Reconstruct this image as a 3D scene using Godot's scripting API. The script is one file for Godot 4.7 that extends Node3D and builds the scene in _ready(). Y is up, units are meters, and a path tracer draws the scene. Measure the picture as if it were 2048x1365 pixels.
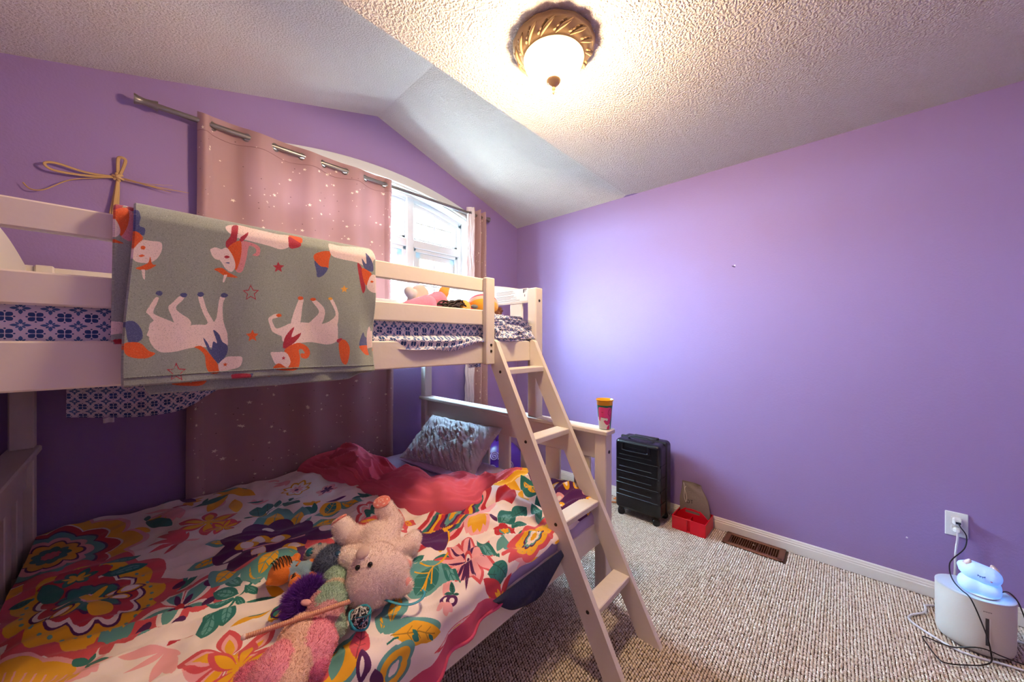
extends Node3D
# A child's bedroom: purple walls, vaulted ceiling by an arched window, white bunk bed with toys.
const DEPTH := 0.02
var M := {}
var made := {}
var rng := RandomNumberGenerator.new()
var fnl := FastNoiseLite.new()

# ------------------------------------------------------------------ mesh builder
class MB:
	var v := PackedVector3Array()
	var n := PackedVector3Array()
	var uv := PackedVector2Array()
	var c := PackedColorArray()
	var ix := PackedInt32Array()
	var col := Color.WHITE
	func vert(p: Vector3, nn: Vector3, t := Vector2.ZERO) -> int:
		v.append(p); n.append(nn); uv.append(t); c.append(col)
		return v.size() - 1
	func tri(a: Vector3, b: Vector3, d: Vector3, outward: Vector3) -> void:
		var nn := (b - a).cross(d - a)
		if nn.length() < 1e-12: return
		nn = nn.normalized()
		if nn.dot(outward) < 0.0: nn = -nn
		var i := vert(a, nn, Vector2(a.x, a.y)); vert(b, nn, Vector2(b.x, b.y)); vert(d, nn, Vector2(d.x, d.y))
		add_tri(i, i + 1, i + 2)
	func add_tri(i: int, j: int, k: int) -> void:
		var f := (v[j] - v[i]).cross(v[k] - v[i])
		if f.dot(n[i] + n[j] + n[k]) > 0.0: ix.append_array([i, k, j])
		else: ix.append_array([i, j, k])
	func quad(a: Vector3, b: Vector3, d: Vector3, e: Vector3, outward: Vector3, uvs = null) -> void:
		var nn := (b - a).cross(d - a)
		if nn.length() < 1e-12: nn = (d - a).cross(e - a)
		nn = nn.normalized()
		if nn.dot(outward) < 0.0: nn = -nn
		var t = uvs if uvs != null else [Vector2(0, 0), Vector2(1, 0), Vector2(1, 1), Vector2(0, 1)]
		var i := vert(a, nn, t[0]); vert(b, nn, t[1]); vert(d, nn, t[2]); vert(e, nn, t[3])
		add_tri(i, i + 1, i + 2); add_tri(i, i + 2, i + 3)
	# box with chamfered edges between two corners, placed by xf
	func box(lo: Vector3, hi: Vector3, bev := 0.003, xf := Transform3D.IDENTITY) -> void:
		var ce := (lo + hi) * 0.5
		var h := (hi - lo) * 0.5
		h = h.abs()
		var b: float = min(bev, min(h.x, min(h.y, h.z)) * 0.9)
		var ax := [Vector3.RIGHT, Vector3.UP, Vector3.BACK]
		for a in 3:
			var b1 := (a + 1) % 3
			var b2 := (a + 2) % 3
			for s in [-1.0, 1.0]:
				var nn: Vector3 = ax[a] * s
				var p := []
				for q in [[-1, -1], [1, -1], [1, 1], [-1, 1]]:
					p.append(xf * (ce + nn * h[a] + ax[b1] * q[0] * (h[b1] - b) + ax[b2] * q[1] * (h[b2] - b)))
				quad(p[0], p[1], p[2], p[3], xf.basis * nn)
			if b > 0.0:
				for s in [-1.0, 1.0]:
					for t in [-1.0, 1.0]:
						var n1: Vector3 = ax[b1] * s
						var n2: Vector3 = ax[b2] * t
						var la: Vector3 = ax[a] * (h[a] - b)
						var e1 := ce + n1 * h[b1] + n2 * (h[b2] - b)
						var e2 := ce + n1 * (h[b1] - b) + n2 * h[b2]
						quad(xf * (e1 - la), xf * (e1 + la), xf * (e2 + la), xf * (e2 - la), xf.basis * (n1 + n2))
		if b > 0.0:
			for x in [-1.0, 1.0]:
				for y in [-1.0, 1.0]:
					for z in [-1.0, 1.0]:
						var s := Vector3(x, y, z)
						var k := ce + h * s
						tri(xf * (k - Vector3(0, y * b, z * b)), xf * (k - Vector3(x * b, 0, z * b)), xf * (k - Vector3(x * b, y * b, 0)), xf.basis * s)
	# polygon in (x,y), pushed from z0 to z1
	func prism(poly: PackedVector2Array, z0: float, z1: float, xf := Transform3D.IDENTITY, smooth := false) -> void:
		var t := Geometry2D.triangulate_polygon(poly)
		for zz in [z0, z1]:
			var nn := xf.basis * Vector3(0, 0, 1 if zz == max(z0, z1) else -1)
			var i0 := v.size()
			for p in poly: vert(xf * Vector3(p.x, p.y, zz), nn, p)
			for k in range(0, t.size(), 3): add_tri(i0 + t[k], i0 + t[k + 1], i0 + t[k + 2])
		var ccw := not Geometry2D.is_polygon_clockwise(poly)
		var m := poly.size()
		var len := 0.0
		for k in m:
			var a := poly[k]
			var b := poly[(k + 1) % m]
			var e := b - a
			var o := Vector2(e.y, -e.x).normalized()
			if not ccw: o = -o
			var na := o
			var nb := o
			if smooth:
				var pe := a - poly[(k + m - 1) % m]
				var ne := poly[(k + 2) % m] - b
				var po := Vector2(pe.y, -pe.x).normalized() * (1.0 if ccw else -1.0)
				var no := Vector2(ne.y, -ne.x).normalized() * (1.0 if ccw else -1.0)
				if po.dot(o) > 0.6: na = (po + o).normalized()
				if no.dot(o) > 0.6: nb = (no + o).normalized()
			var l2 := len + e.length()
			var i := vert(xf * Vector3(a.x, a.y, z0), xf.basis * Vector3(na.x, na.y, 0), Vector2(len, z0))
			vert(xf * Vector3(b.x, b.y, z0), xf.basis * Vector3(nb.x, nb.y, 0), Vector2(l2, z0))
			vert(xf * Vector3(b.x, b.y, z1), xf.basis * Vector3(nb.x, nb.y, 0), Vector2(l2, z1))
			vert(xf * Vector3(a.x, a.y, z1), xf.basis * Vector3(na.x, na.y, 0), Vector2(len, z1))
			add_tri(i, i + 1, i + 2); add_tri(i, i + 2, i + 3)
			len = l2
	# tube along points; r float or array of radii
	func tube(pts: Array, r, sides := 8, flat := 1.0, up := Vector3.UP, caps := true, xf := Transform3D.IDENTITY) -> void:
		var i0 := v.size()
		var m := pts.size()
		var u := up
		var along := 0.0
		for k in m:
			var d: Vector3 = (pts[min(k + 1, m - 1)] - pts[max(k - 1, 0)]).normalized()
			var w := d.cross(u)
			if w.length() < 0.05: w = d.cross(Vector3(0.3, 0.2, 1).normalized())
			w = w.normalized()
			u = w.cross(d).normalized()
			var rr: float = r[k] if r is Array else r
			if k > 0: along += (pts[k] - pts[k - 1]).length()
			for s in sides + 1:
				var a := TAU * s / sides
				var off := w * cos(a) * rr + u * sin(a) * rr * flat
				var nn := (w * cos(a) * flat + u * sin(a)).normalized()
				vert(xf * (pts[k] + off), xf.basis * nn, Vector2(float(s) / sides, along))
		for k in m - 1:
			for s in sides:
				var a := i0 + k * (sides + 1) + s
				add_tri(a, a + 1, a + sides + 2); add_tri(a, a + sides + 2, a + sides + 1)
		if caps:
			for e in [0, m - 1]:
				var d: Vector3 = (pts[0] - pts[1]) if e == 0 else (pts[m - 1] - pts[m - 2])
				d = xf.basis * d.normalized()
				var ci := vert(xf * pts[e], d)
				var f0 := v.size()
				for s in sides: vert(v[i0 + e * (sides + 1) + s], d)
				for s in sides: add_tri(ci, f0 + s, f0 + (s + 1) % sides)
	# turned profile [(r,y)...]; per-vertex smooth normals, creases where sharp is listed
	func lathe(prof: Array, segs := 32, xf := Transform3D.IDENTITY, rfun = null, sx := 1.0, sz := 1.0) -> void:
		var m := prof.size()
		for k in m - 1:
			var a: Vector2 = prof[k]
			var b: Vector2 = prof[k + 1]
			var d := (b - a)
			if d.length() < 1e-7: continue
			var nn := Vector2(d.y, -d.x).normalized()
			var na := nn
			var nb := nn
			if k > 0:
				var p: Vector2 = (a - prof[k - 1])
				var pn := Vector2(p.y, -p.x).normalized()
				if pn.dot(nn) > 0.55: na = (pn + nn).normalized()
			if k < m - 2:
				var p: Vector2 = (prof[k + 2] - b)
				var pn := Vector2(p.y, -p.x).normalized()
				if pn.dot(nn) > 0.55: nb = (pn + nn).normalized()
			var i0 := v.size()
			for s in segs + 1:
				var an := TAU * s / segs
				var cs := Vector3(cos(an) * sx, 0, sin(an) * sz)
				var cn := Vector3(cos(an) / sx, 0, sin(an) / sz).normalized()
				var q: float = rfun.call(an) if rfun != null else 1.0
				vert(xf * (cs * a.x * q + Vector3(0, a.y, 0)), (xf.basis * (cn * na.x + Vector3(0, na.y, 0))).normalized(), Vector2(float(s) / segs, a.y))
				vert(xf * (cs * b.x * q + Vector3(0, b.y, 0)), (xf.basis * (cn * nb.x + Vector3(0, nb.y, 0))).normalized(), Vector2(float(s) / segs, b.y))
			for s in segs:
				var i := i0 + s * 2
				add_tri(i, i + 1, i + 3); add_tri(i, i + 3, i + 2)
	# grid of nu x nv cells over f(u,v)->Vector3 with uvf(u,v)->Vector2; keep(u,v)->bool drops cells
	func grid(nu: int, nv: int, f: Callable, uvf = null, keep = null, face := Vector3.ZERO, colf = null) -> void:
		var P := []
		P.resize((nu + 1) * (nv + 1))
		for j in nv + 1:
			for i in nu + 1: P[j * (nu + 1) + i] = f.call(float(i) / nu, float(j) / nv)
		var i0 := v.size()
		for j in nv + 1:
			for i in nu + 1:
				var du: Vector3 = P[j * (nu + 1) + min(i + 1, nu)] - P[j * (nu + 1) + max(i - 1, 0)]
				var dv: Vector3 = P[min(j + 1, nv) * (nu + 1) + i] - P[max(j - 1, 0) * (nu + 1) + i]
				var nn := du.cross(dv)
				nn = nn.normalized() if nn.length() > 1e-12 else Vector3.UP
				if face != Vector3.ZERO and nn.dot(face) < 0.0 and not (du.cross(dv)).is_zero_approx(): nn = -nn
				var t: Vector2 = uvf.call(float(i) / nu, float(j) / nv) if uvf != null else Vector2(float(i) / nu, float(j) / nv)
				if colf != null: col = colf.call(float(i) / nu, float(j) / nv)
				vert(P[j * (nu + 1) + i], nn, t)
		for j in nv:
			for i in nu:
				if keep != null and not keep.call((i + 0.5) / nu, (j + 0.5) / nv): continue
				var a := i0 + j * (nu + 1) + i
				var b := a + nu + 1
				var nn := (v[a + 1] - v[a]).cross(v[b] - v[a])
				ix.append_array([a, b, a + 1] if nn.dot(n[a]) > 0.0 else [a, a + 1, b])
				nn = (v[b + 1] - v[a + 1]).cross(v[b] - v[a + 1])
				ix.append_array([a + 1, b, b + 1] if nn.dot(n[a]) > 0.0 else [a + 1, b + 1, b])
	func ball(ce: Vector3, r: Vector3, bas := Basis.IDENTITY, seg := 20, rings := 12) -> void:
		var i0 := v.size()
		for j in rings + 1:
			var t := PI * j / rings
			for i in seg + 1:
				var a := TAU * i / seg
				var d := Vector3(sin(t) * cos(a), cos(t), sin(t) * sin(a))
				vert(ce + bas * (d * r), (bas * (d / r)).normalized(), Vector2(float(i) / seg, float(j) / rings))
		for j in rings:
			for i in seg:
				var a := i0 + j * (seg + 1) + i
				if j > 0: add_tri(a, a + 1, a + seg + 2)
				if j < rings - 1: add_tri(a, a + seg + 2, a + seg + 1)
	func torus(ce: Vector3, R: float, r: float, bas := Basis.IDENTITY, seg := 24, sides := 8, flat := 1.0) -> void:
		var pts := []
		for i in seg + 1:
			var a := TAU * i / seg
			pts.append(ce + bas * Vector3(cos(a) * R, sin(a) * R, 0))
		var i0 := v.size()
		for i in seg + 1:
			var a := TAU * i / seg
			var o := bas * Vector3(cos(a), sin(a), 0)
			var w := bas * Vector3(0, 0, 1)
			for s in sides + 1:
				var b := TAU * s / sides
				vert(ce + o * (R + r * cos(b)) + w * r * flat * sin(b), (o * cos(b) * flat + w * sin(b)).normalized(), Vector2(float(i) / seg, float(s) / sides))
		for i in seg:
			for s in sides:
				var a := i0 + i * (sides + 1) + s
				add_tri(a, a + 1, a + sides + 2); add_tri(a, a + sides + 2, a + sides + 1)
	func mesh() -> ArrayMesh:
		var arr := []
		arr.resize(Mesh.ARRAY_MAX)
		arr[Mesh.ARRAY_VERTEX] = v; arr[Mesh.ARRAY_NORMAL] = n; arr[Mesh.ARRAY_TEX_UV] = uv; arr[Mesh.ARRAY_COLOR] = c; arr[Mesh.ARRAY_INDEX] = ix
		var m := ArrayMesh.new()
		m.add_surface_from_arrays(Mesh.PRIMITIVE_TRIANGLES, arr)
		return m

# ------------------------------------------------------------------ naming
func numbered(parent: Node, called: String) -> String:
	var key := str(parent.get_instance_id()) + called
	var k: int = made.get(key, 0)
	made[key] = k + 1
	return called if k == 0 else "%s_%03d" % [called, k]

func thing(called: String, label: String, category: String, at := Vector3.ZERO, group := "") -> Node3D:
	var o := Node3D.new()
	o.name = numbered(self, called)
	add_child(o)
	o.position = at
	o.set_meta("label", label); o.set_meta("category", category)
	if group != "": o.set_meta("group", group)
	return o

func part(called: String, mb: MB, mat: Material, parent: Node = self, label := "") -> MeshInstance3D:
	var o := MeshInstance3D.new()
	o.mesh = mb.mesh()
	o.material_override = mat
	o.name = numbered(parent, called)
	o.cast_shadow = GeometryInstance3D.SHADOW_CASTING_SETTING_ON
	parent.add_child(o)
	if label != "": o.set_meta("label", label)
	return o

func tagged(o: Node, label: String, category: String, group := "") -> Node:
	o.set_meta("label", label); o.set_meta("category", category)
	if group != "": o.set_meta("group", group)
	return o

func struct(called: String, mb: MB, mat: Material, parent: Node = self) -> MeshInstance3D:
	var o := part(called, mb, mat, parent)
	if parent == self: o.set_meta("kind", "structure")
	return o

func struct_node(called: String) -> Node3D:
	var o := Node3D.new()
	o.name = numbered(self, called)
	o.set_meta("kind", "structure")
	add_child(o)
	return o

# ------------------------------------------------------------------ materials
func rgb(r: float, g: float, b: float) -> Color:
	return Color(r / 255.0, g / 255.0, b / 255.0)
func lin(r: float, g: float, b: float) -> Color:
	return rgb(r, g, b).srgb_to_linear()
func mat(c: Color, rough := 0.6, metal := 0.0) -> StandardMaterial3D:
	var m := StandardMaterial3D.new()
	m.albedo_color = c; m.roughness = rough; m.metallic = metal
	return m
func vmat(rough := 0.8) -> StandardMaterial3D:
	var m := mat(Color.WHITE, rough)
	m.vertex_color_use_as_albedo = true
	return m
func noise_tex(size: int, freq: float, seed: int, normal := false, bump := 4.0, kind := FastNoiseLite.TYPE_SIMPLEX_SMOOTH, oct := 3, ramp: Gradient = null) -> NoiseTexture2D:
	var t := NoiseTexture2D.new()
	t.width = size; t.height = size; t.seamless = true
	var f := FastNoiseLite.new()
	f.noise_type = kind; f.frequency = freq; f.seed = seed; f.fractal_octaves = oct
	t.noise = f
	t.as_normal_map = normal
	t.bump_strength = bump
	if ramp: t.color_ramp = ramp
	return t
func bumpy(m: StandardMaterial3D, tex: Texture2D, scale: float, strength := 1.0, tri := true) -> StandardMaterial3D:
	m.normal_enabled = true; m.normal_texture = tex; m.normal_scale = strength
	if tri:
		m.uv1_triplanar = true; m.uv1_world_triplanar = true; m.uv1_scale = Vector3.ONE * scale
	return m

func _ready() -> void:
	rng.seed = 7
	fnl.noise_type = FastNoiseLite.TYPE_SIMPLEX_SMOOTH
	fnl.frequency = 1.0
	fnl.seed = 3
	fnl.fractal_type = FastNoiseLite.FRACTAL_NONE
	# camera
	var cam := Camera3D.new()
	cam.name = "camera"
	cam.position = Vector3(0, 1.274, 0)
	cam.rotation_degrees = Vector3(0, -47.01, 0)
	cam.fov = 2.0 * rad_to_deg(atan(682.5 / 707.6))
	cam.near = 0.02
	cam.current = true
	add_child(cam)
	# overcast sky
	var env := Environment.new()
	env.background_mode = Environment.BG_SKY
	var sm := ProceduralSkyMaterial.new()
	sm.sky_top_color = Color(0.72, 0.88, 1.0)
	sm.sky_horizon_color = Color(0.78, 0.92, 1.0)
	sm.ground_bottom_color = Color(0.40, 0.44, 0.44)
	sm.ground_horizon_color = Color(0.62, 0.68, 0.70)
	sm.sky_energy_multiplier = 8.2
	sm.ground_energy_multiplier = 8.2
	sm.sun_angle_max = 0.0
	var sky := Sky.new()
	sky.sky_material = sm
	env.sky = sky
	env.ambient_light_source = Environment.AMBIENT_SOURCE_SKY
	env.tonemap_mode = Environment.TONE_MAPPER_LINEAR
	env.tonemap_exposure = 1.42
	env.sdfgi_enabled = true; env.ssao_enabled = true; env.ssil_enabled = true
	var we := WorldEnvironment.new()
	we.name = "environment"
	we.environment = env
	add_child(we)
	materials()
	room()
	window()
	ceiling_lamp()
	bunk_bed()
	ladder()
	textiles()
	toys()
	wall_things()
	floor_things()

const WX := 2.717
const LX := -0.40
const ZW := -2.462
const ZR := 0.95
const CEIL := 2.44
const EDGE := -1.259
const PEAK := Vector2(1.211, 2.903)
const LAMP := Vector3(1.13, 2.44, -0.83)

func materials() -> void:
	M.white = mat(rgb(226, 219, 208), 0.42)
	bumpy(M.white, noise_tex(256, 0.03, 5, true, 1.2), 3.0, 0.25)
	M.trim = mat(rgb(232, 229, 222), 0.4)
	M.frame = mat(rgb(214, 219, 222), 0.4)
	M.wall = mat(rgb(155, 130, 182), 0.62)
	bumpy(M.wall, noise_tex(512, 0.06, 11, true, 2.0, FastNoiseLite.TYPE_SIMPLEX_SMOOTH, 4), 2.2, 0.22)
	M.ceiling = mat(rgb(212, 206, 202), 0.95)
	bumpy(M.ceiling, noise_tex(1024, 0.035, 21, true, 13.0, FastNoiseLite.TYPE_SIMPLEX_SMOOTH, 3), 2.2, 1.0)
	M.glass = mat(Color(0.95, 1.0, 1.0, 0.06), 0.03)
	M.glass.transparency = BaseMaterial3D.TRANSPARENCY_ALPHA
	M.nickel = mat(rgb(150, 145, 140), 0.28, 0.9)
	M.carpet_base = mat(rgb(104, 88, 72), 0.95)
	M.carpet = vmat(0.95)
	M.black = mat(rgb(16, 16, 18), 0.35)
	M.plastic_white = mat(rgb(232, 232, 228), 0.35)
	M.bolt = mat(rgb(70, 66, 62), 0.4, 0.8)

func room() -> void:
	# floor slab
	var mb := MB.new()
	# slab with an opening for the floor register
	mb.box(Vector3(LX - 0.15, -0.12, ZW - 0.16), Vector3(2.562, -0.004, ZR + 0.15), 0.0)
	mb.box(Vector3(2.678, -0.12, ZW - 0.16), Vector3(WX + 0.15, -0.004, ZR + 0.15), 0.0)
	mb.box(Vector3(2.562, -0.12, ZW - 0.16), Vector3(2.678, -0.004, -0.528), 0.0)
	mb.box(Vector3(2.562, -0.12, -0.272), Vector3(2.678, -0.004, ZR + 0.15), 0.0)
	var fl := struct("floor", mb, M.carpet_base)
	carpet(fl)
	# window wall in pieces round the arched opening
	mb = MB.new()
	var left := PackedVector2Array([Vector2(LX, -0.1), Vector2(WIN_L, -0.1), Vector2(WIN_L, arch(WIN_L))])
	var gl := func(x: float) -> float: return PEAK.y - (PEAK.x - x) * (PEAK.y - 2.428) / (PEAK.x + 0.361) if x < PEAK.x else PEAK.y - (x - PEAK.x) * (PEAK.y - CEIL) / (WX - PEAK.x)
	left.append(Vector2(WIN_L, gl.call(WIN_L) + 0.05)); left.append(Vector2(LX, gl.call(LX) + 0.05))
	mb.prism(left, ZW - 0.16, ZW)
	mb.prism(PackedVector2Array([Vector2(WIN_R, -0.1), Vector2(WX + 0.12, -0.1), Vector2(WX + 0.12, CEIL + 0.05), Vector2(WIN_R, gl.call(WIN_R) + 0.05)]), ZW - 0.16, ZW)
	mb.prism(PackedVector2Array([Vector2(WIN_L, -0.1), Vector2(WIN_R, -0.1), Vector2(WIN_R, SILL), Vector2(WIN_L, SILL)]), ZW - 0.16, ZW)
	var top := PackedVector2Array()
	for i in 25: top.append(Vector2(lerp(WIN_L, WIN_R, i / 24.0), arch(lerp(WIN_L, WIN_R, i / 24.0))))
	top.append(Vector2(WIN_R, gl.call(WIN_R) + 0.05)); top.append(Vector2(PEAK.x, PEAK.y + 0.05)); top.append(Vector2(WIN_L, gl.call(WIN_L) + 0.05))
	mb.prism(top, ZW - 0.16, ZW)
	struct("wall_back", mb, M.wall)
	mb = MB.new(); mb.box(Vector3(WX, -0.1, ZW - 0.16), Vector3(WX + 0.12, CEIL + 0.05, ZR + 0.12), 0.0)
	struct("wall_right", mb, M.wall)
	mb = MB.new(); mb.box(Vector3(LX - 0.12, -0.1, ZW - 0.16), Vector3(LX, CEIL + 0.05, ZR + 0.12), 0.0)
	struct("wall_left", mb, M.wall)
	mb = MB.new(); mb.box(Vector3(LX, -0.1, ZR), Vector3(WX, CEIL + 0.05, ZR + 0.12), 0.0)
	struct("wall_rear", mb, M.wall)
	# ceiling: flat part, raised gable by the window, end face between them
	mb = MB.new(); mb.box(Vector3(LX - 0.12, CEIL, EDGE), Vector3(WX + 0.12, CEIL + 0.1, ZR + 0.12), 0.0)
	var t := 0.08
	var yl: float = gl.call(LX - 0.12)
	mb.prism(PackedVector2Array([Vector2(LX - 0.12, yl), PEAK, Vector2(WX + 0.12, CEIL - 0.037), Vector2(WX + 0.12, CEIL + t), Vector2(PEAK.x, PEAK.y + t), Vector2(LX - 0.12, yl + t)]), ZW - 0.16, EDGE)
	mb.prism(PackedVector2Array([Vector2(LX - 0.12, CEIL + 0.001), Vector2(WX + 0.12, CEIL + 0.001), Vector2(PEAK.x, PEAK.y + t + 0.02)]), EDGE, EDGE + 0.06)
	var ce := struct("ceiling", mb, M.ceiling)
	mb = MB.new()
	mb.prism(PackedVector2Array([Vector2(-1.30, 2.7165), Vector2(-1.262, 2.690), Vector2(-1.20, 2.698), Vector2(-1.17, 2.7165)]), 0.0, 0.001, Transform3D(Basis(Vector3.BACK, Vector3.RIGHT, Vector3.DOWN), Vector3(0, CEIL - 0.0005, 0)))
	part("paint_smear", mb, M.wall, ce)
	# baseboards with a moulded profile
	var prof := PackedVector2Array([Vector2(0, 0), Vector2(0.015, 0), Vector2(0.015, 0.048), Vector2(0.012, 0.052), Vector2(0.012, 0.06), Vector2(0.009, 0.064), Vector2(0.008, 0.072), Vector2(0.005, 0.077), Vector2(0, 0.077)])
	mb = MB.new(); mb.prism(prof, ZW + 0.016, ZR, Transform3D(Basis(Vector3.LEFT, Vector3.UP, Vector3.BACK), Vector3(WX, 0, 0)))
	struct("baseboard_right", mb, M.trim)
	mb = MB.new(); mb.prism(prof, LX + 0.016, WX, Transform3D(Basis(Vector3.BACK, Vector3.UP, Vector3.RIGHT), Vector3(0, 0, ZW)))
	struct("baseboard_back", mb, M.trim)
	mb = MB.new(); mb.prism(prof, ZW, ZR, Transform3D(Basis(Vector3.RIGHT, Vector3.UP, Vector3.BACK), Vector3(LX, 0, 0)))
	struct("baseboard_left", mb, M.trim)
	mb = MB.new(); mb.prism(prof, LX + 0.016, WX - 0.016, Transform3D(Basis(Vector3.FORWARD, Vector3.UP, Vector3.RIGHT), Vector3(0, 0, ZR)))
	struct("baseboard_rear", mb, M.trim)

# looped berber pile: rows of small yarn loops, copies of one mesh
func carpet(fl: Node3D) -> void:
	var mb := MB.new()
	mb.ball(Vector3.ZERO, Vector3(0.0062, 0.0048, 0.0050), Basis.IDENTITY, 7, 5)
	var px := 0.0122
	var pz := 0.0108
	var x0 := LX + 0.01
	var z0 := ZW + 0.02
	var nx := int((WX - 0.016 - x0) / px)
	var nz := int((ZR - 0.005 - z0) / pz)
	var mm := MultiMesh.new()
	mm.transform_format = MultiMesh.TRANSFORM_3D
	mm.use_colors = true
	mm.mesh = mb.mesh()
	mm.instance_count = nx * nz
	var k := 0
	var tones := [lin(216, 203, 186), lin(224, 213, 197), lin(206, 191, 172), lin(219, 207, 191)]
	for j in nz:
		for i in nx:
			var q := rng.randf()
			var p := Vector3(x0 + i * px + (0.5 * px if j % 2 else 0.0) + rng.randf_range(-0.0012, 0.0012), 0.0005 + rng.randf_range(-0.001, 0.0012), z0 + j * pz + rng.randf_range(-0.001, 0.001))
			var b := Basis(Vector3.UP, 0.5 + rng.randf_range(-0.35, 0.35)).scaled(Vector3.ONE * rng.randf_range(0.9, 1.12))
			if p.x > 2.535 and p.z > -0.562 and p.z < -0.238: p.y = -0.1
			mm.set_instance_transform(k, Transform3D(b, p))
			var cc: Color = tones[int(q * 3.99)]
			mm.set_instance_color(k, cc)
			k += 1
	var mi := MultiMeshInstance3D.new()
	mi.multimesh = mm
	mi.name = "carpet_pile"
	mi.material_override = M.carpet
	mi.set_meta("kind", "stuff")
	mi.set_meta("label", "beige looped berber carpet pile")
	fl.add_child(mi)

# ------------------------------------------------------------------ arched window
const WIN_L := 0.46
const WIN_R := 2.06
const SILL := 1.20
const WXC := 1.26
func arch(x: float, off := 0.0) -> float:
	var R := 2.7 + off
	return 2.465 - 2.7 + sqrt(R * R - (x - WXC) * (x - WXC))

func arch_strip(x0: float, x1: float, lo: float, hi: float, n := 16) -> PackedVector2Array:
	var p := PackedVector2Array()
	for i in n + 1: p.append(Vector2(lerp(x0, x1, float(i) / n), arch(lerp(x0, x1, float(i) / n), lo)))
	for i in n + 1: p.append(Vector2(lerp(x1, x0, float(i) / n), arch(lerp(x1, x0, float(i) / n), hi)))
	return p

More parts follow.
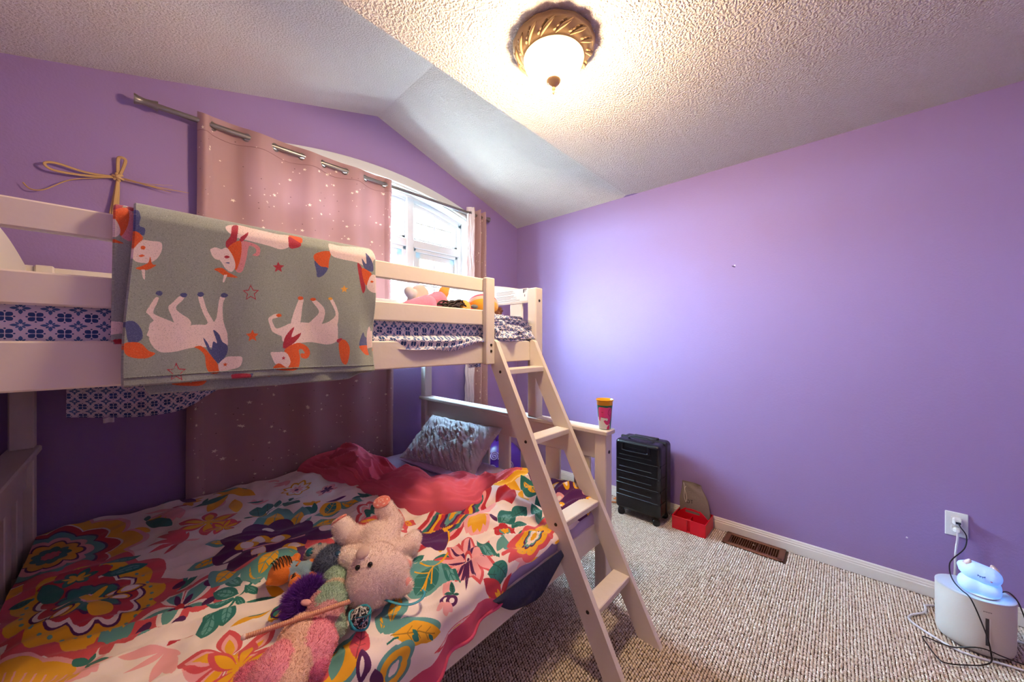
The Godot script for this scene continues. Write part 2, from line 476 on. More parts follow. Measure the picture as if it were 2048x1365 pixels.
func window() -> void:
	var w := struct_node("window_1")
	var zc := ZW
	# casing on the wall, three stepped mouldings
	var mb := MB.new()
	for s in [[0.0, 0.075, 0.012], [0.0, 0.05, 0.018], [0.004, 0.022, 0.024]]:
		mb.prism(arch_strip(WIN_L - 0.07, WIN_R + 0.07, s[0], s[1], 28), zc, zc + s[2], Transform3D.IDENTITY, true)
		for e in [-1, 1]:
			var xa: float = WIN_L - s[0] if e < 0 else WIN_R + s[0]
			var xb: float = WIN_L - s[1] if e < 0 else WIN_R + s[1]
			mb.prism(PackedVector2Array([Vector2(min(xa, xb), SILL), Vector2(max(xa, xb), SILL), Vector2(max(xa, xb), arch(max(xa, xb), 0.01)), Vector2(min(xa, xb), arch(min(xa, xb), 0.01))]), zc, zc + s[2])
	part("casing", mb, M.frame, w)
	mb = MB.new(); mb.box(Vector3(WIN_L - 0.09, SILL - 0.03, zc - 0.10), Vector3(WIN_R + 0.09, SILL, zc + 0.035), 0.006)
	part("sill", mb, M.frame, w)
	mb = MB.new()
	mb.prism(arch_strip(WIN_L, WIN_R, -0.008, 0.0, 28), ZW - 0.16, ZW + 0.004)
	for e in [WIN_L, WIN_R - 0.008]: mb.box(Vector3(e, SILL, ZW - 0.16), Vector3(e + 0.008, arch(e) - 0.004, ZW + 0.004), 0.0)
	part("jamb_liner", mb, M.frame, w)
	# outer frame
	var zf0 := ZW - 0.15
	var zf1 := ZW - 0.09
	mb = MB.new()
	mb.prism(arch_strip(WIN_L, WIN_R, -0.045, 0.0, 28), zf0, zf1)
	mb.box(Vector3(WIN_L, SILL, zf0), Vector3(WIN_L + 0.045, arch(WIN_L) - 0.01, zf1), 0.003)
	mb.box(Vector3(WIN_R - 0.045, SILL, zf0), Vector3(WIN_R, arch(WIN_R) - 0.01, zf1), 0.003)
	mb.box(Vector3(WIN_L, SILL, zf0), Vector3(WIN_R, SILL + 0.04, zf1), 0.003)
	part("outer_frame", mb, M.frame, w)
	var cols := [WIN_L, WIN_L + 0.5333, WIN_L + 1.0667, WIN_R]
	for k in [1, 2]:
		mb = MB.new(); mb.box(Vector3(cols[k] - 0.032, SILL, zf0), Vector3(cols[k] + 0.032, arch(cols[k]) - 0.02, zf1 + 0.012), 0.004)
		part("mullion", mb, M.frame, w)
	mb = MB.new(); mb.box(Vector3(WIN_L + 0.03, 2.035, zf0), Vector3(WIN_R - 0.03, 2.10, zf1 + 0.008), 0.004)
	part("transom", mb, M.frame, w)
	for k in 3:
		var xa: float = cols[k] + (0.045 if k == 0 else 0.032)
		var xb: float = cols[k + 1] - (0.045 if k == 2 else 0.032)
		var zg := zf0 + 0.02
		# upper light under the arch
		mb = MB.new()
		mb.prism(arch_strip(xa, xb, -0.075, -0.045, 10), zg - 0.012, zg + 0.022)
		mb.box(Vector3(xa, 2.10, zg - 0.012), Vector3(xa + 0.026, arch(xa) - 0.05, zg + 0.022), 0.003)
		mb.box(Vector3(xb - 0.026, 2.10, zg - 0.012), Vector3(xb, arch(xb) - 0.05, zg + 0.022), 0.003)
		mb.box(Vector3(xa, 2.10, zg - 0.012), Vector3(xb, 2.124, zg + 0.022), 0.003)
		var us := part("upper_sash", mb, M.frame, w)
		mb = MB.new(); mb.prism(flat_arch(xa + 0.02, xb - 0.02, 2.115, -0.06), zg - 0.002, zg + 0.002)
		part("pane", mb, M.glass, us)
		mb = MB.new()
		var xm := (xa + xb) * 0.5
		mb.box(Vector3(xm - 0.008, 2.11, zg - 0.006), Vector3(xm + 0.008, arch(xm) - 0.06, zg + 0.006), 0.002)
		mb.box(Vector3(xa + 0.01, 2.248, zg - 0.0052), Vector3(xb - 0.01, 2.264, zg + 0.0052), 0.002)
		part("muntin", mb, M.frame, us)
		# casement below
		mb = MB.new()
		for f in [[0.0, 0.028, 0.036], [0.028, 0.075, 0.022]]:
			var a: float = f[0]
			var b: float = f[1]
			var y0 := SILL + 0.04
			var y1 := 2.035
			mb.box(Vector3(xa + a, y0 + a, zg - 0.012), Vector3(xa + b, y1 - a, zg + f[2]), 0.003)
			mb.box(Vector3(xb - b, y0 + a, zg - 0.012), Vector3(xb - a, y1 - a, zg + f[2]), 0.003)
			mb.box(Vector3(xa + a, y0 + a, zg - 0.012), Vector3(xb - a, y0 + b, zg + f[2]), 0.003)
			mb.box(Vector3(xa + a, y1 - b, zg - 0.012), Vector3(xb - a, y1 - a, zg + f[2]), 0.003)
		var cs := part("casement_sash", mb, M.frame, w)
		mb = MB.new(); mb.box(Vector3(xa + 0.07, SILL + 0.11, zg - 0.002), Vector3(xb - 0.07, 1.965, zg + 0.002), 0.0)
		part("pane", mb, M.glass, cs)
		mb = MB.new()
		mb.box(Vector3(xm - 0.008, SILL + 0.11, zg - 0.006), Vector3(xm + 0.008, 1.965, zg + 0.006), 0.002)
		for q in 2: mb.box(Vector3(xa + 0.07, 1.5 + q * 0.235, zg - 0.0052), Vector3(xb - 0.07, 1.516 + q * 0.235, zg + 0.0052), 0.002)
		part("muntin", mb, M.frame, cs)

func flat_arch(x0: float, x1: float, y0: float, off: float, n := 10) -> PackedVector2Array:
	var p := PackedVector2Array([Vector2(x1, y0), Vector2(x0, y0)])
	for i in n + 1: p.append(Vector2(lerp(x0, x1, float(i) / n), arch(lerp(x0, x1, float(i) / n), off)))
	return p

# ------------------------------------------------------------------ ceiling lamp
func ceiling_lamp() -> void:
	var t := thing("ceiling_lamp", "lit flush ceiling lamp with carved bronze rim and frosted glass bowl", "lamp", LAMP)
	var br := mat(rgb(160, 134, 98), 0.42, 0.4)
	bumpy(br, noise_tex(256, 0.05, 31, true, 3.0), 8.0, 0.4)
	var scal := func(a: float) -> float: return 1.0 + 0.022 * absf(sin(a * 7.0)) - 0.011
	var mb := MB.new()
	mb.lathe([Vector2(0.0, 0.0), Vector2(0.150, 0.0), Vector2(0.158, -0.006), Vector2(0.160, -0.012), Vector2(0.154, -0.016), Vector2(0.152, -0.02), Vector2(0.150, -0.024)], 84, Transform3D.IDENTITY, scal)
	mb.lathe([Vector2(0.150, -0.02), Vector2(0.146, -0.032), Vector2(0.136, -0.046), Vector2(0.126, -0.054), Vector2(0.121, -0.058), Vector2(0.118, -0.062), Vector2(0.114, -0.060), Vector2(0.110, -0.05), Vector2(0.108, -0.02)], 84)
	part("rim", mb, br, t)
	# carved acanthus leaves and scrolls round the rim
	for k in 14:
		var a := TAU * k / 14.0
		var leaf := MB.new()
		var pts := []
		var rad := []
		for i in 7:
			var s := i / 6.0
			var rr: float = lerp(0.150, 0.121, s) + 0.006 * sin(s * PI)
			var yy: float = lerp(-0.022, -0.056, pow(s, 0.9)) - 0.004 * sin(s * PI)
			var aa := a + (s - 0.5) * 0.42
			pts.append(Vector3(cos(aa) * rr, yy, sin(aa) * rr)); rad.append(0.0055 * sin(PI * (0.12 + 0.8 * s)) + 0.001)
		leaf.tube(pts, rad, 8, 1.0, Vector3.UP)
		for j in 4:
			var s := 0.2 + j * 0.2
			var rr: float = lerp(0.151, 0.122, s) + 0.004
			var aa := a + (s - 0.5) * 0.42 + 0.11
			leaf.ball(Vector3(cos(aa) * rr, lerp(-0.022, -0.055, s) - 0.002, sin(aa) * rr), Vector3(0.0085, 0.0045, 0.005), Basis(Vector3.UP, -aa + 0.7), 8, 6)
		part("leaf", leaf, br, t)
	# glass bowl
	var gm := mat(rgb(255, 240, 214), 0.3)
	gm.emission_enabled = true; gm.emission = Color(1.0, 0.86, 0.62); gm.emission_energy_multiplier = 2.6
	mb = MB.new()
	var prof := []
	for i in 17:
		var s := i / 16.0 * PI * 0.5
		prof.append(Vector2(0.117 * cos(s), -0.056 - 0.088 * sin(s)))
	prof[16] = Vector2(0.0, -0.144)
	prof.reverse()
	mb.lathe(prof, 48)
	part("glass_bowl", mb, gm, t, "glowing frosted glass bowl")
	mb = MB.new()
	mb.lathe([Vector2(0, -0.196), Vector2(0.002, -0.194), Vector2(0.006, -0.186), Vector2(0.004, -0.181), Vector2(0.008, -0.176), Vector2(0.008, -0.172), Vector2(0.005, -0.168), Vector2(0.008, -0.164), Vector2(0.020, -0.156), Vector2(0.027, -0.146), Vector2(0.028, -0.140), Vector2(0.02, -0.138), Vector2(0, -0.138)], 24)
	part("finial", mb, mat(rgb(214, 176, 122), 0.35, 0.2), t)
	var o := OmniLight3D.new()
	o.name = "lamp_light"
	o.position = Vector3(0, -0.112, 0)
	o.light_color = Color(1.0, 0.86, 0.68)
	o.light_energy = 1.6
	o.light_size = 0.09
	o.omni_range = 8.0
	o.omni_attenuation = 2.0
	o.shadow_enabled = true
	t.add_child(o)

# ------------------------------------------------------------------ bunk bed
func board(parent: Node, called: String, x0: float, x1: float, y0: float, y1: float, z0: float, z1: float, bev := 0.004) -> MeshInstance3D:
	var mb := MB.new()
	mb.box(Vector3(x0, y0, z0), Vector3(x1, y1, z1), bev)
	return part(called, mb, M.white, parent)

func bolt(parent: Node, at: Vector3, dir: Vector3, r := 0.007) -> void:
	var mb := MB.new()
	mb.tube([at, at + dir * 0.002], [r, r * 0.86], 12)
	mb.tube([at + dir * 0.0005, at + dir * 0.0026], r * 0.45, 6)
	part("bolt", mb, M.bolt, parent)

func bunk_bed() -> void:
	var b := thing("bunk_bed", "off-white painted wooden bunk bed, narrow bunk over a wide one", "bunk bed")
	var LPX := [-0.325, -0.264]
	var RPX := [1.524, 1.585]
	var zf := [-0.876, -0.815]
	var zr := [-2.386, -2.326]
	for e in 2:
		var xs: Array = LPX if e == 0 else RPX
		for z in [zf, zr]:
			var po := board(b, "post", xs[0], xs[1], 0.0, 0.826, z[0], z[1])
			if z == zf:
				bolt(po, Vector3(xs[0] + 0.032, 0.742, zf[1]), Vector3.BACK, 0.009)
				bolt(po, Vector3(xs[0] + 0.032, 0.36, zf[1]), Vector3.BACK, 0.009)
		board(b, "cap", xs[0] - 0.012, xs[1] + 0.012, 0.826, 0.850, -2.396, -0.803, 0.005)
		var xm: float = (xs[0] + xs[1]) * 0.5
		board(b, "end_panel", xm - 0.013, xm + 0.013, 0.700, 0.826, zr[1], zf[0])
		board(b, "end_rail", xm - 0.013, xm + 0.013, 0.28, 0.41, zr[1], zf[0])
		for k in 8:
			var zc := -2.326 + 0.085 + k * (1.45 - 0.17) / 7.0
			board(b, "slat", xm - 0.009, xm + 0.009, 0.41, 0.70, zc - 0.047, zc + 0.047, 0.003)
		# upper end
		for z in [[-1.301, -1.24], zr]:
			var po := board(b, "post", xs[0], xs[1], 0.850, 1.572, z[0], z[1])
			if z != zr: bolt(po, Vector3(xs[0] + 0.031, 1.50, -1.24), Vector3.BACK, 0.008)
		board(b, "end_rail", xm - 0.013, xm + 0.013, 1.168, 1.274, zr[1], -1.301)
		var poly := PackedVector2Array()
		var za := -1.301
		var zb := -2.326
		poly.append(Vector2(za, 1.495)); poly.append(Vector2(zb, 1.495))
		for i in 21:
			var s := i / 20.0
			poly.append(Vector2(lerp(zb, za, s), 1.562 + 0.072 * sin(PI * s)))
		var mb := MB.new()
		mb.prism(poly, -(xm + 0.012), -(xm - 0.012), Transform3D(Basis(Vector3.BACK, Vector3.UP, Vector3.LEFT), Vector3.ZERO))
		var pn := part("arched_panel", mb, M.white, b)
		if e == 1: sticker(b, xm - 0.0125)
		for k in 5:
			var zc := -2.326 + 0.11 + k * (1.025 - 0.22) / 4.0
			board(b, "slat", xm - 0.009, xm + 0.009, 1.27, 1.50, zc - 0.047, zc + 0.047, 0.003)
	# lower side rails and deck
	board(b, "side_rail", LPX[1], RPX[0], 0.305, 0.417, -0.872, -0.846)
	board(b, "side_rail", LPX[1], RPX[0], 0.305, 0.417, -2.366, -2.340)
	for k in 12:
		var xc := -0.18 + k * 0.146
		board(b, "deck_slat", xc - 0.035, xc + 0.035, 0.318, 0.336, -2.340, -0.872, 0.002)
	# upper side rails, deck, guard rails
	board(b, "side_rail", LPX[1], RPX[0], 1.168, 1.274, -1.268, -1.243)
	board(b, "side_rail", LPX[1], RPX[0], 1.168, 1.274, -2.366, -2.341)
	for k in 12:
		var xc := -0.18 + k * 0.146
		board(b, "deck_slat", xc - 0.035, xc + 0.035, 1.180, 1.198, -2.341, -1.268, 0.002)
	for y in [[1.508, 1.571], [1.350, 1.421]]:
		board(b, "guard_rail", LPX[1], 1.150, y[0], y[1], -1.266, -1.243)
		board(b, "guard_rail", LPX[1], RPX[0], y[0], y[1], -2.364, -2.341)
	var gp := board(b, "guard_post", 1.129, 1.1835, 1.163, 1.574, -1.243, -1.214)
	board(b, "guard_post", -0.262, -0.215, 1.163, 1.574, -2.341, -2.312)
	for y in [1.255, 1.226]: bolt(gp, Vector3(1.158, y, -1.214), Vector3.BACK)

# printed warning sticker on the foot panel: rules of tiny grey print
func sticker(b: Node, x: float) -> void:
	var im := Image.create(512, 128, false, Image.FORMAT_RGB8)
	im.fill(rgb(232, 231, 226))
	var g := rgb(120, 120, 122)
	for blk in [[6, 12, 110], [230, 12, 190], [230, 62, 190]]:
		for l in 5:
			im.fill_rect(Rect2i(blk[0], blk[1] + l * 8, int(blk[2] * rng.randf_range(0.7, 1.0)), 3), g if l else rgb(60, 60, 62))
	for l in 5: im.fill_rect(Rect2i(6, 74 + l * 9, int(105 * rng.randf_range(0.6, 1.0)), 3), g)
	for l in 7: im.fill_rect(Rect2i(130, 14 + l * 14, 84, 1), rgb(190, 190, 188))
	for l in 5: im.fill_rect(Rect2i(130 + l * 21, 14, 1, 86), rgb(190, 190, 188))
	for l in 2: im.fill_rect(Rect2i(130, 106 + l * 8, 310, 3), g)
	im.fill_rect(Rect2i(470, 8, 8, 36), rgb(40, 40, 44)); im.fill_rect(Rect2i(478, 8, 22, 7), rgb(40, 40, 44)); im.fill_rect(Rect2i(478, 22, 16, 6), rgb(40, 40, 44))
	im.fill_rect(Rect2i(480, 60, 5, 22), rgb(60, 60, 64))
	var m := mat(Color.WHITE, 0.5)
	im.generate_mipmaps()
	m.albedo_texture = ImageTexture.create_from_image(im)
	var mb := MB.new()
	var x2 := x - 0.0008
	mb.quad(Vector3(x2, 1.578, -1.78), Vector3(x2, 1.578, -1.31), Vector3(x2, 1.504, -1.31), Vector3(x2, 1.504, -1.78), Vector3.LEFT)
	mb.quad(Vector3(x2, 1.578, -1.78), Vector3(x2, 1.578, -1.31), Vector3(x, 1.578, -1.31), Vector3(x, 1.578, -1.78), Vector3.UP)
	part("warning_sticker", mb, m, b, "white sticker with small grey print")

# ------------------------------------------------------------------ ladder
func ladder() -> void:
	var t := thing("bunk_ladder", "off-white wooden ladder with four treads leaning on the top bunk", "ladder")
	var k := -0.528
	for e in 2:
		var x0: float = 1.184 if e == 0 else 1.474
		var x1 := x0 + 0.023
		# side outline in (z,y): front edge z=-0.54+k*y; depth 0.085 across
		var w := 0.095
		var poly := PackedVector2Array([Vector2(-0.54, 0.0), Vector2(-0.54 - w, 0.0), Vector2(-1.241, (1.241 - 0.54 - w) / 0.528), Vector2(-1.241, 1.276), Vector2(-1.228, 1.282), Vector2(-1.208, 1.270), Vector2(-0.54 + k * 1.245, 1.245)])
		var mb := MB.new()
		mb.prism(poly, -x1, -x0, Transform3D(Basis(Vector3.BACK, Vector3.UP, Vector3.LEFT), Vector3.ZERO))
		var st := part("stile", mb, M.white, t)
		if e == 0:
			for y in [1.128, 0.828, 0.520, 0.238]: bolt(st, Vector3(1.184, y, -0.584 + k * y), Vector3.LEFT, 0.0075)
	for y in [1.128, 0.828, 0.520, 0.238]:
		var zf: float = -0.54 + k * y - 0.010
		var mb := MB.new()
		mb.box(Vector3(1.207, y - 0.013, zf - 0.075), Vector3(1.474, y + 0.013, zf), 0.003)
		part("tread", mb, M.white, t)

# ------------------------------------------------------------------ flat printing on cloth
class Canvas:
	var im: Image
	var o: Vector2
	var k: Vector2
	var W: int
	var H: int
	func _init(w: int, h: int, lo: Vector2, hi: Vector2, bg: Color) -> void:
		W = w; H = h; o = lo; k = Vector2(w, h) / (hi - lo)
		im = Image.create(w, h, false, Image.FORMAT_RGB8)
		im.fill(bg)
	func poly(p: PackedVector2Array, c: Color) -> void:
		var n := p.size()
		var q := PackedVector2Array()
		var y0 := 1e9
		var y1 := -1e9
		for a in p:
			var b := (a - o) * k
			q.append(b); y0 = min(y0, b.y); y1 = max(y1, b.y)
		for y in range(max(0, int(ceil(y0 - 0.5))), min(H - 1, int(floor(y1 - 0.5))) + 1):
			var yy := y + 0.5
			var xs := []
			for i in n:
				var a := q[i]
				var b := q[(i + 1) % n]
				if (a.y <= yy) != (b.y <= yy): xs.append(a.x + (yy - a.y) / (b.y - a.y) * (b.x - a.x))
			xs.sort()
			for i in range(0, xs.size() - 1, 2):
				var xa: int = clamp(int(round(xs[i])), 0, W)
				var xb: int = clamp(int(round(xs[i + 1])), 0, W)
				if xb > xa: im.fill_rect(Rect2i(xa, y, xb - xa, 1), c)
	func smooth(p: PackedVector2Array, c: Color, sub := 4) -> void:
		var n := p.size()
		var r := PackedVector2Array()
		for i in n:
			for j in sub: r.append(p[i].cubic_interpolate(p[(i + 1) % n], p[(i + n - 1) % n], p[(i + 2) % n], float(j) / sub))
		poly(r, c)
	func petal(b: Vector2, t: Vector2, w: float, c: Color, blunt := 0.58) -> void:
		var d := t - b
		var l := d.length()
		if l < 1e-5: return
		var s := Vector2(-d.y, d.x) * w * 0.5
		var r := PackedVector2Array()
		for i in 11:
			var u := i / 10.0
			r.append(b + d * u + s * pow(sin(PI * pow(u, blunt + 0.4)), 0.8))
		for i in 9:
			var u := (9 - i) / 10.0
			r.append(b + d * u - s * pow(sin(PI * pow(u, blunt + 0.4)), 0.8))
		poly(r, c)
	func line(p: PackedVector2Array, w: float, c: Color) -> void:
		for i in p.size() - 1:
			var d := (p[i + 1] - p[i])
			if d.length() < 1e-6: continue
			var s := Vector2(-d.y, d.x).normalized() * w * 0.5
			var e := d.normalized() * w * 0.3
			poly(PackedVector2Array([p[i] - e + s, p[i + 1] + e + s, p[i + 1] + e - s, p[i] - e - s]), c)
	func disc(ce: Vector2, u: Vector2, v: Vector2, c: Color, n := 20, lobes := 0, depth := 0.0) -> void:
		var r := PackedVector2Array()
		for i in n:
			var a := TAU * i / n
			var q: float = 1.0 - depth + depth * absf(sin(a * lobes * 0.5)) * 1.6 if lobes > 0 else 1.0
			r.append(ce + (u * cos(a) + v * sin(a)) * q)
		poly(r, c)
	func star(ce: Vector2, r: float, rot: float, c: Color) -> void:
		var p := PackedVector2Array()
		for i in 10: p.append(ce + Vector2(sin(rot + i * PI / 5), cos(rot + i * PI / 5)) * (r if i % 2 == 0 else r * 0.42))
		poly(p, c)
	func texture() -> ImageTexture:
		im.generate_mipmaps()
		return ImageTexture.create_from_image(im)

func cloth(tex: Texture2D, rough := 0.9, weave := 0.25) -> StandardMaterial3D:
	var m := mat(Color.WHITE, rough)
	m.albedo_texture = tex
	m.rim_enabled = true; m.rim = 0.25; m.rim_tint = 0.6
	return m

func plain_cloth(c: Color, rough := 0.9, freq := 0.02, sc := 2.0, st := 0.35) -> StandardMaterial3D:
	var m := mat(c, rough)
	m.rim_enabled = true; m.rim = 0.25; m.rim_tint = 0.6
	bumpy(m, noise_tex(512, freq, 77, true, 5.0, FastNoiseLite.TYPE_SIMPLEX_SMOOTH, 4), sc, st)
	return m

func duvet_texture() -> ImageTexture:
	var K := {"t": rgb(40, 118, 112), "T": rgb(96, 160, 158), "y": rgb(232, 172, 30), "c": rgb(212, 84, 92), "k": rgb(238, 172, 176), "p": rgb(82, 26, 90), "w": rgb(242, 230, 226), "r": rgb(190, 48, 62)}
	var cv := Canvas.new(2048, 2048, Vector2(-0.32, -2.42), Vector2(1.58, -0.52), K.w)
	# scatter of leaves over cloth that shows no traced motif, then the large motifs
	var g := RandomNumberGenerator.new()
	g.seed = 41
	for i in 84:
		var p := Vector2(g.randf_range(-0.3, 1.55), g.randf_range(-2.42, -0.7))
		var a := g.randf() * TAU
		for j in 3:
			var d := Vector2(cos(a + j * 0.7), sin(a + j * 0.7)) * g.randf_range(0.045, 0.085)
			cv.petal(p, p + d, 0.4, [K.T, K.k, K.y, K.t][i % 4])
	for x in [[1.5, -1.0], [1.42, -0.92], [1.52, -1.15]]:
		var c0 := Vector2(x[0], x[1])
		cv.disc(c0, Vector2(0.13, 0), Vector2(0, 0.12), K.p, 40)
		for j in 9:
			var d := Vector2(cos(j * 0.698 + x[0] * 9.0), sin(j * 0.698 + x[0] * 9.0))
			cv.disc(c0 + d * 0.075, d * 0.024, Vector2(-d.y, d.x) * 0.015, K.y if j % 3 else K.k, 14)
			cv.disc(c0 + d * 0.075, d * 0.012, Vector2(-d.y, d.x) * 0.007, K.w, 10)
	for e in DUVET:
		var kind: String = e[0]
		if kind == "P": cv.petal(Vector2(e[2], e[3]), Vector2(e[4], e[5]), e[6], K[e[1]])
		elif kind == "L":
			var b := Vector2(e[3], e[4])
			var t := Vector2(e[5], e[6])
			cv.petal(b, t, e[7], K[e[1]], 0.62)
			if e[1] != e[2]: cv.petal(b.lerp(t, 0.16), b.lerp(t, 0.86), e[7] * 0.7, K[e[2]], 0.62)
			var vc: Color = K[e[1]] if e[1] != e[2] else K[e[1]].darkened(0.3)
			cv.line(PackedVector2Array([b, b.lerp(t, 0.85)]), 0.003, vc)
			var s := Vector2(-(t - b).y, (t - b).x) * float(e[7]) * 0.26
			for q in 3:
				var m := b.lerp(t, 0.28 + 0.18 * q)
				cv.line(PackedVector2Array([m, m + s + (t - b) * 0.1]), 0.002, vc); cv.line(PackedVector2Array([m, m - s + (t - b) * 0.1]), 0.002, vc)
		elif kind == "F":
			var ce := Vector2(e[1], e[2])
			var ed := Vector2(e[3], e[4]) - ce
			var n := int(e[5])
			var lay: Array = e[6]
			for l in range(0, lay.size(), 3):
				for j in n:
					var d := ed.rotated(TAU * j / n) * float(lay[l])
					cv.petal(ce + d * 0.06, ce + d, lay[l + 1], K[lay[l + 2]], 0.75)
			var r := ed.length() * 0.13
			cv.disc(ce, Vector2(r, 0), Vector2(0, r), K[e[7]], 16)
		elif kind == "S":
			var ce := Vector2(e[1], e[2])
			var u := Vector2(e[3], e[4]) - ce
			var v := Vector2(e[5], e[6]) - ce
			var lay: Array = e[8]
			for l in range(0, lay.size(), 2): cv.disc(ce, u * float(lay[l]), v * float(lay[l]), K[lay[l + 1]], 90, int(e[7]) if e[7] > 1 else 0, 0.13)
		elif kind == "D":
			var ce := Vector2(e[2], e[3])
			var u := (Vector2(e[4], e[5]) - ce) * float(e[9])
			var v := (Vector2(e[6], e[7]) - ce) * float(e[9])
			for j in int(e[8]):
				var a: float = TAU * j / float(e[8])
				var q := ce + u * cos(a) + v * sin(a)
				cv.disc(q, u * 0.035, v * 0.03, K[e[1]], 10)
		elif kind == "E":
			var a := Vector2(e[2], e[3])
			var b := Vector2(e[4], e[5])
			if a.distance_to(b) < 0.001: cv.disc(a, Vector2(e[6], 0), Vector2(0, e[6] * 0.8), K[e[1]], 16)
			else:
				var d := (b - a) * 0.5
				if d.length() > 0.025: cv.disc(b, d * 0.8, Vector2(-d.y, d.x) * float(e[6]) * 1.1, K[e[1]], 18)
				else: cv.disc(b - d, d * 1.5, Vector2(-d.y, d.x) * float(e[6]), K[e[1]], 18)
		elif kind == "O":
			var a := Vector2(e[1], e[2])
			var d := Vector2(e[3], e[4]) - a
			for l in [[1.0, "p"], [0.82, "y"], [0.6, "w"]]: cv.disc(a + d * 0.75, d * 0.32 * float(l[0]), Vector2(-d.y, d.x) * 0.17 * float(l[0]), K[l[1]], 24)
		elif kind == "T":
			var p := PackedVector2Array()
			for i in range(3, e.size(), 2): p.append(Vector2(e[i], e[i + 1]))
			cv.line(p, e[2], K[e[1]])
	# coral hem along the hanging edge
	var hem := PackedVector2Array()
	for i in 41:
		var x: float = lerp(-0.32, 0.86, i / 40.0)
		hem.append(Vector2(x, SA + drape(x) - 0.062 * smoothstep(0.88, 0.74, x)))
	for i in 41:
		var x: float = lerp(0.86, -0.32, i / 40.0)
		hem.append(Vector2(x, SA + drape(x) + 0.05))
	cv.poly(hem, rgb(208, 78, 108))
	return cv.texture()

const SA := -0.880
const SR := 0.040
func drape(x: float) -> float: # cloth that hangs past the top of the front edge, along the cloth
	var k := [[-0.3, 0.25], [0.1, 0.245], [0.4, 0.225], [0.53, 0.205], [0.63, 0.165], [0.75, 0.145], [0.84, 0.130], [0.90, 0.085], [1.0, 0.060], [1.2, 0.055], [1.55, 0.05]]
	for i in k.size() - 1:
		if x <= k[i + 1][0]: return lerp(float(k[i][1]), float(k[i + 1][1]), smoothstep(k[i][0], k[i + 1][0], x))
	return 0.05

func gauss(x: float, z: float, cx: float, cz: float, rx: float, rz: float) -> float:
	return exp(-((x - cx) * (x - cx) / (rx * rx) + (z - cz) * (z - cz) / (rz * rz)))

func duvet_y(x: float, z: float) -> float:
	var y := 0.494
	y += 0.018 * fnl.get_noise_2d(x * 2.6, z * 2.6)
	var wr := fnl.get_noise_2d((x + z * 0.8) * 2.2, (z - x * 0.5) * 9.0 + 20.0)
	y += 0.016 * (1.0 - absf(wr) * 2.0) * smoothstep(-2.2, -1.3, z)
	y += 0.006 * fnl.get_noise_2d(x * 11.0 + z * 5.0, z * 7.0) + 0.010 * fnl.get_noise_2d(x * 5.0, z * 4.0 + 9.0)
	# creases that run to the front edge
	y += 0.010 * sin((x * 1.0 + z * 0.22) * 44.0) * smoothstep(-1.25, -0.92, z) * (0.5 + 0.5 * fnl.get_noise_2d(x * 3.0, 5.0))
	y += 0.085 * gauss(x, z, 1.40, -1.24, 0.16, 0.14) + 0.10 * gauss(x, z, 1.47, -1.0, 0.07, 0.11) + 0.035 * gauss(x, z, 1.1, -1.13, 0.2, 0.12)
	y -= 0.045 * gauss(x, z, 1.14, -1.21, 0.09, 0.03) + 0.03 * gauss(x, z, 1.30, -1.10, 0.03, 0.15)
	y += 0.02 * gauss(x, z, 0.75, -2.0, 0.12, 0.5)
	y -= 0.02 * smoothstep(-0.16, -0.26, x)
	return 0.478 + 0.5 * ((y - 0.478) + sqrt((y - 0.478) * (y - 0.478) + 0.0002))

func duvet_point(x: float, s: float) -> Vector3:
	if s < SA: return Vector3(x, duvet_y(x, s), s)
	var q := s - SA
	var top := duvet_y(x, SA)
	var a: float = min(q / SR, PI * 0.5)
	var p := Vector3(x, top - SR * (1.0 - cos(a)), SA + SR * sin(a))
	var rest: float = max(0.0, q - SR * PI * 0.5)
	p.y -= rest
	p.z += 0.010 * sin(x * 38.0 + 2.0 * sin(x * 9.0)) * smoothstep(0.0, 0.12, rest) + 0.006 * smoothstep(0.0, 0.05, rest)
	return p

func sheet_texture() -> ImageTexture:
	var bg := rgb(226, 222, 236)
	var d := rgb(44, 78, 138)
	var e := rgb(70, 108, 168)
	var cv := Canvas.new(512, 512, Vector2.ZERO, Vector2.ONE, bg)
	for i in range(-1, 4):
		for j in range(-1, 4):
			for h in 2:
				var c := Vector2((i + 0.5 * h) * 0.5, (j + 0.5 * h) * 0.5)
				if h == 0:
					for q in 4:
						var a := q * PI / 2 + PI / 4
						var u := Vector2(cos(a), sin(a))
						cv.petal(c + u * 0.015, c + u * 0.17, 0.85, d, 0.8)
						cv.disc(c + Vector2(cos(q * PI / 2), sin(q * PI / 2)) * 0.15, Vector2(0.022, 0), Vector2(0, 0.022), d, 8)
				else:
					for q in 8:
						var a := q * PI / 4
						var u := Vector2(cos(a), sin(a))
						cv.petal(c + u * 0.03, c + u * (0.12 if q % 2 else 0.18), 0.5, e)
	return cv.texture()

func curtain_texture() -> ImageTexture:
	var cv := Canvas.new(1024, 2048, Vector2.ZERO, Vector2(1.05, 2.1), rgb(178, 143, 144))
	var g := RandomNumberGenerator.new()
	g.seed = 12
	for i in 460:
		var p := Vector2(g.randf_range(0.01, 1.04), g.randf_range(0.06, 2.09))
		var big := g.randf()
		if big > 0.80: cv.star(p, g.randf_range(0.008, 0.012), g.randf() * 2.0, rgb(250, 240, 226))
		elif big > 0.28: cv.star(p, g.randf_range(0.0035, 0.0055), g.randf() * 2.0, rgb(244, 228, 220))
		else: cv.disc(p, Vector2(0.0025, 0), Vector2(0, 0.0025), rgb(110, 78, 84), 8)
	return cv.texture()

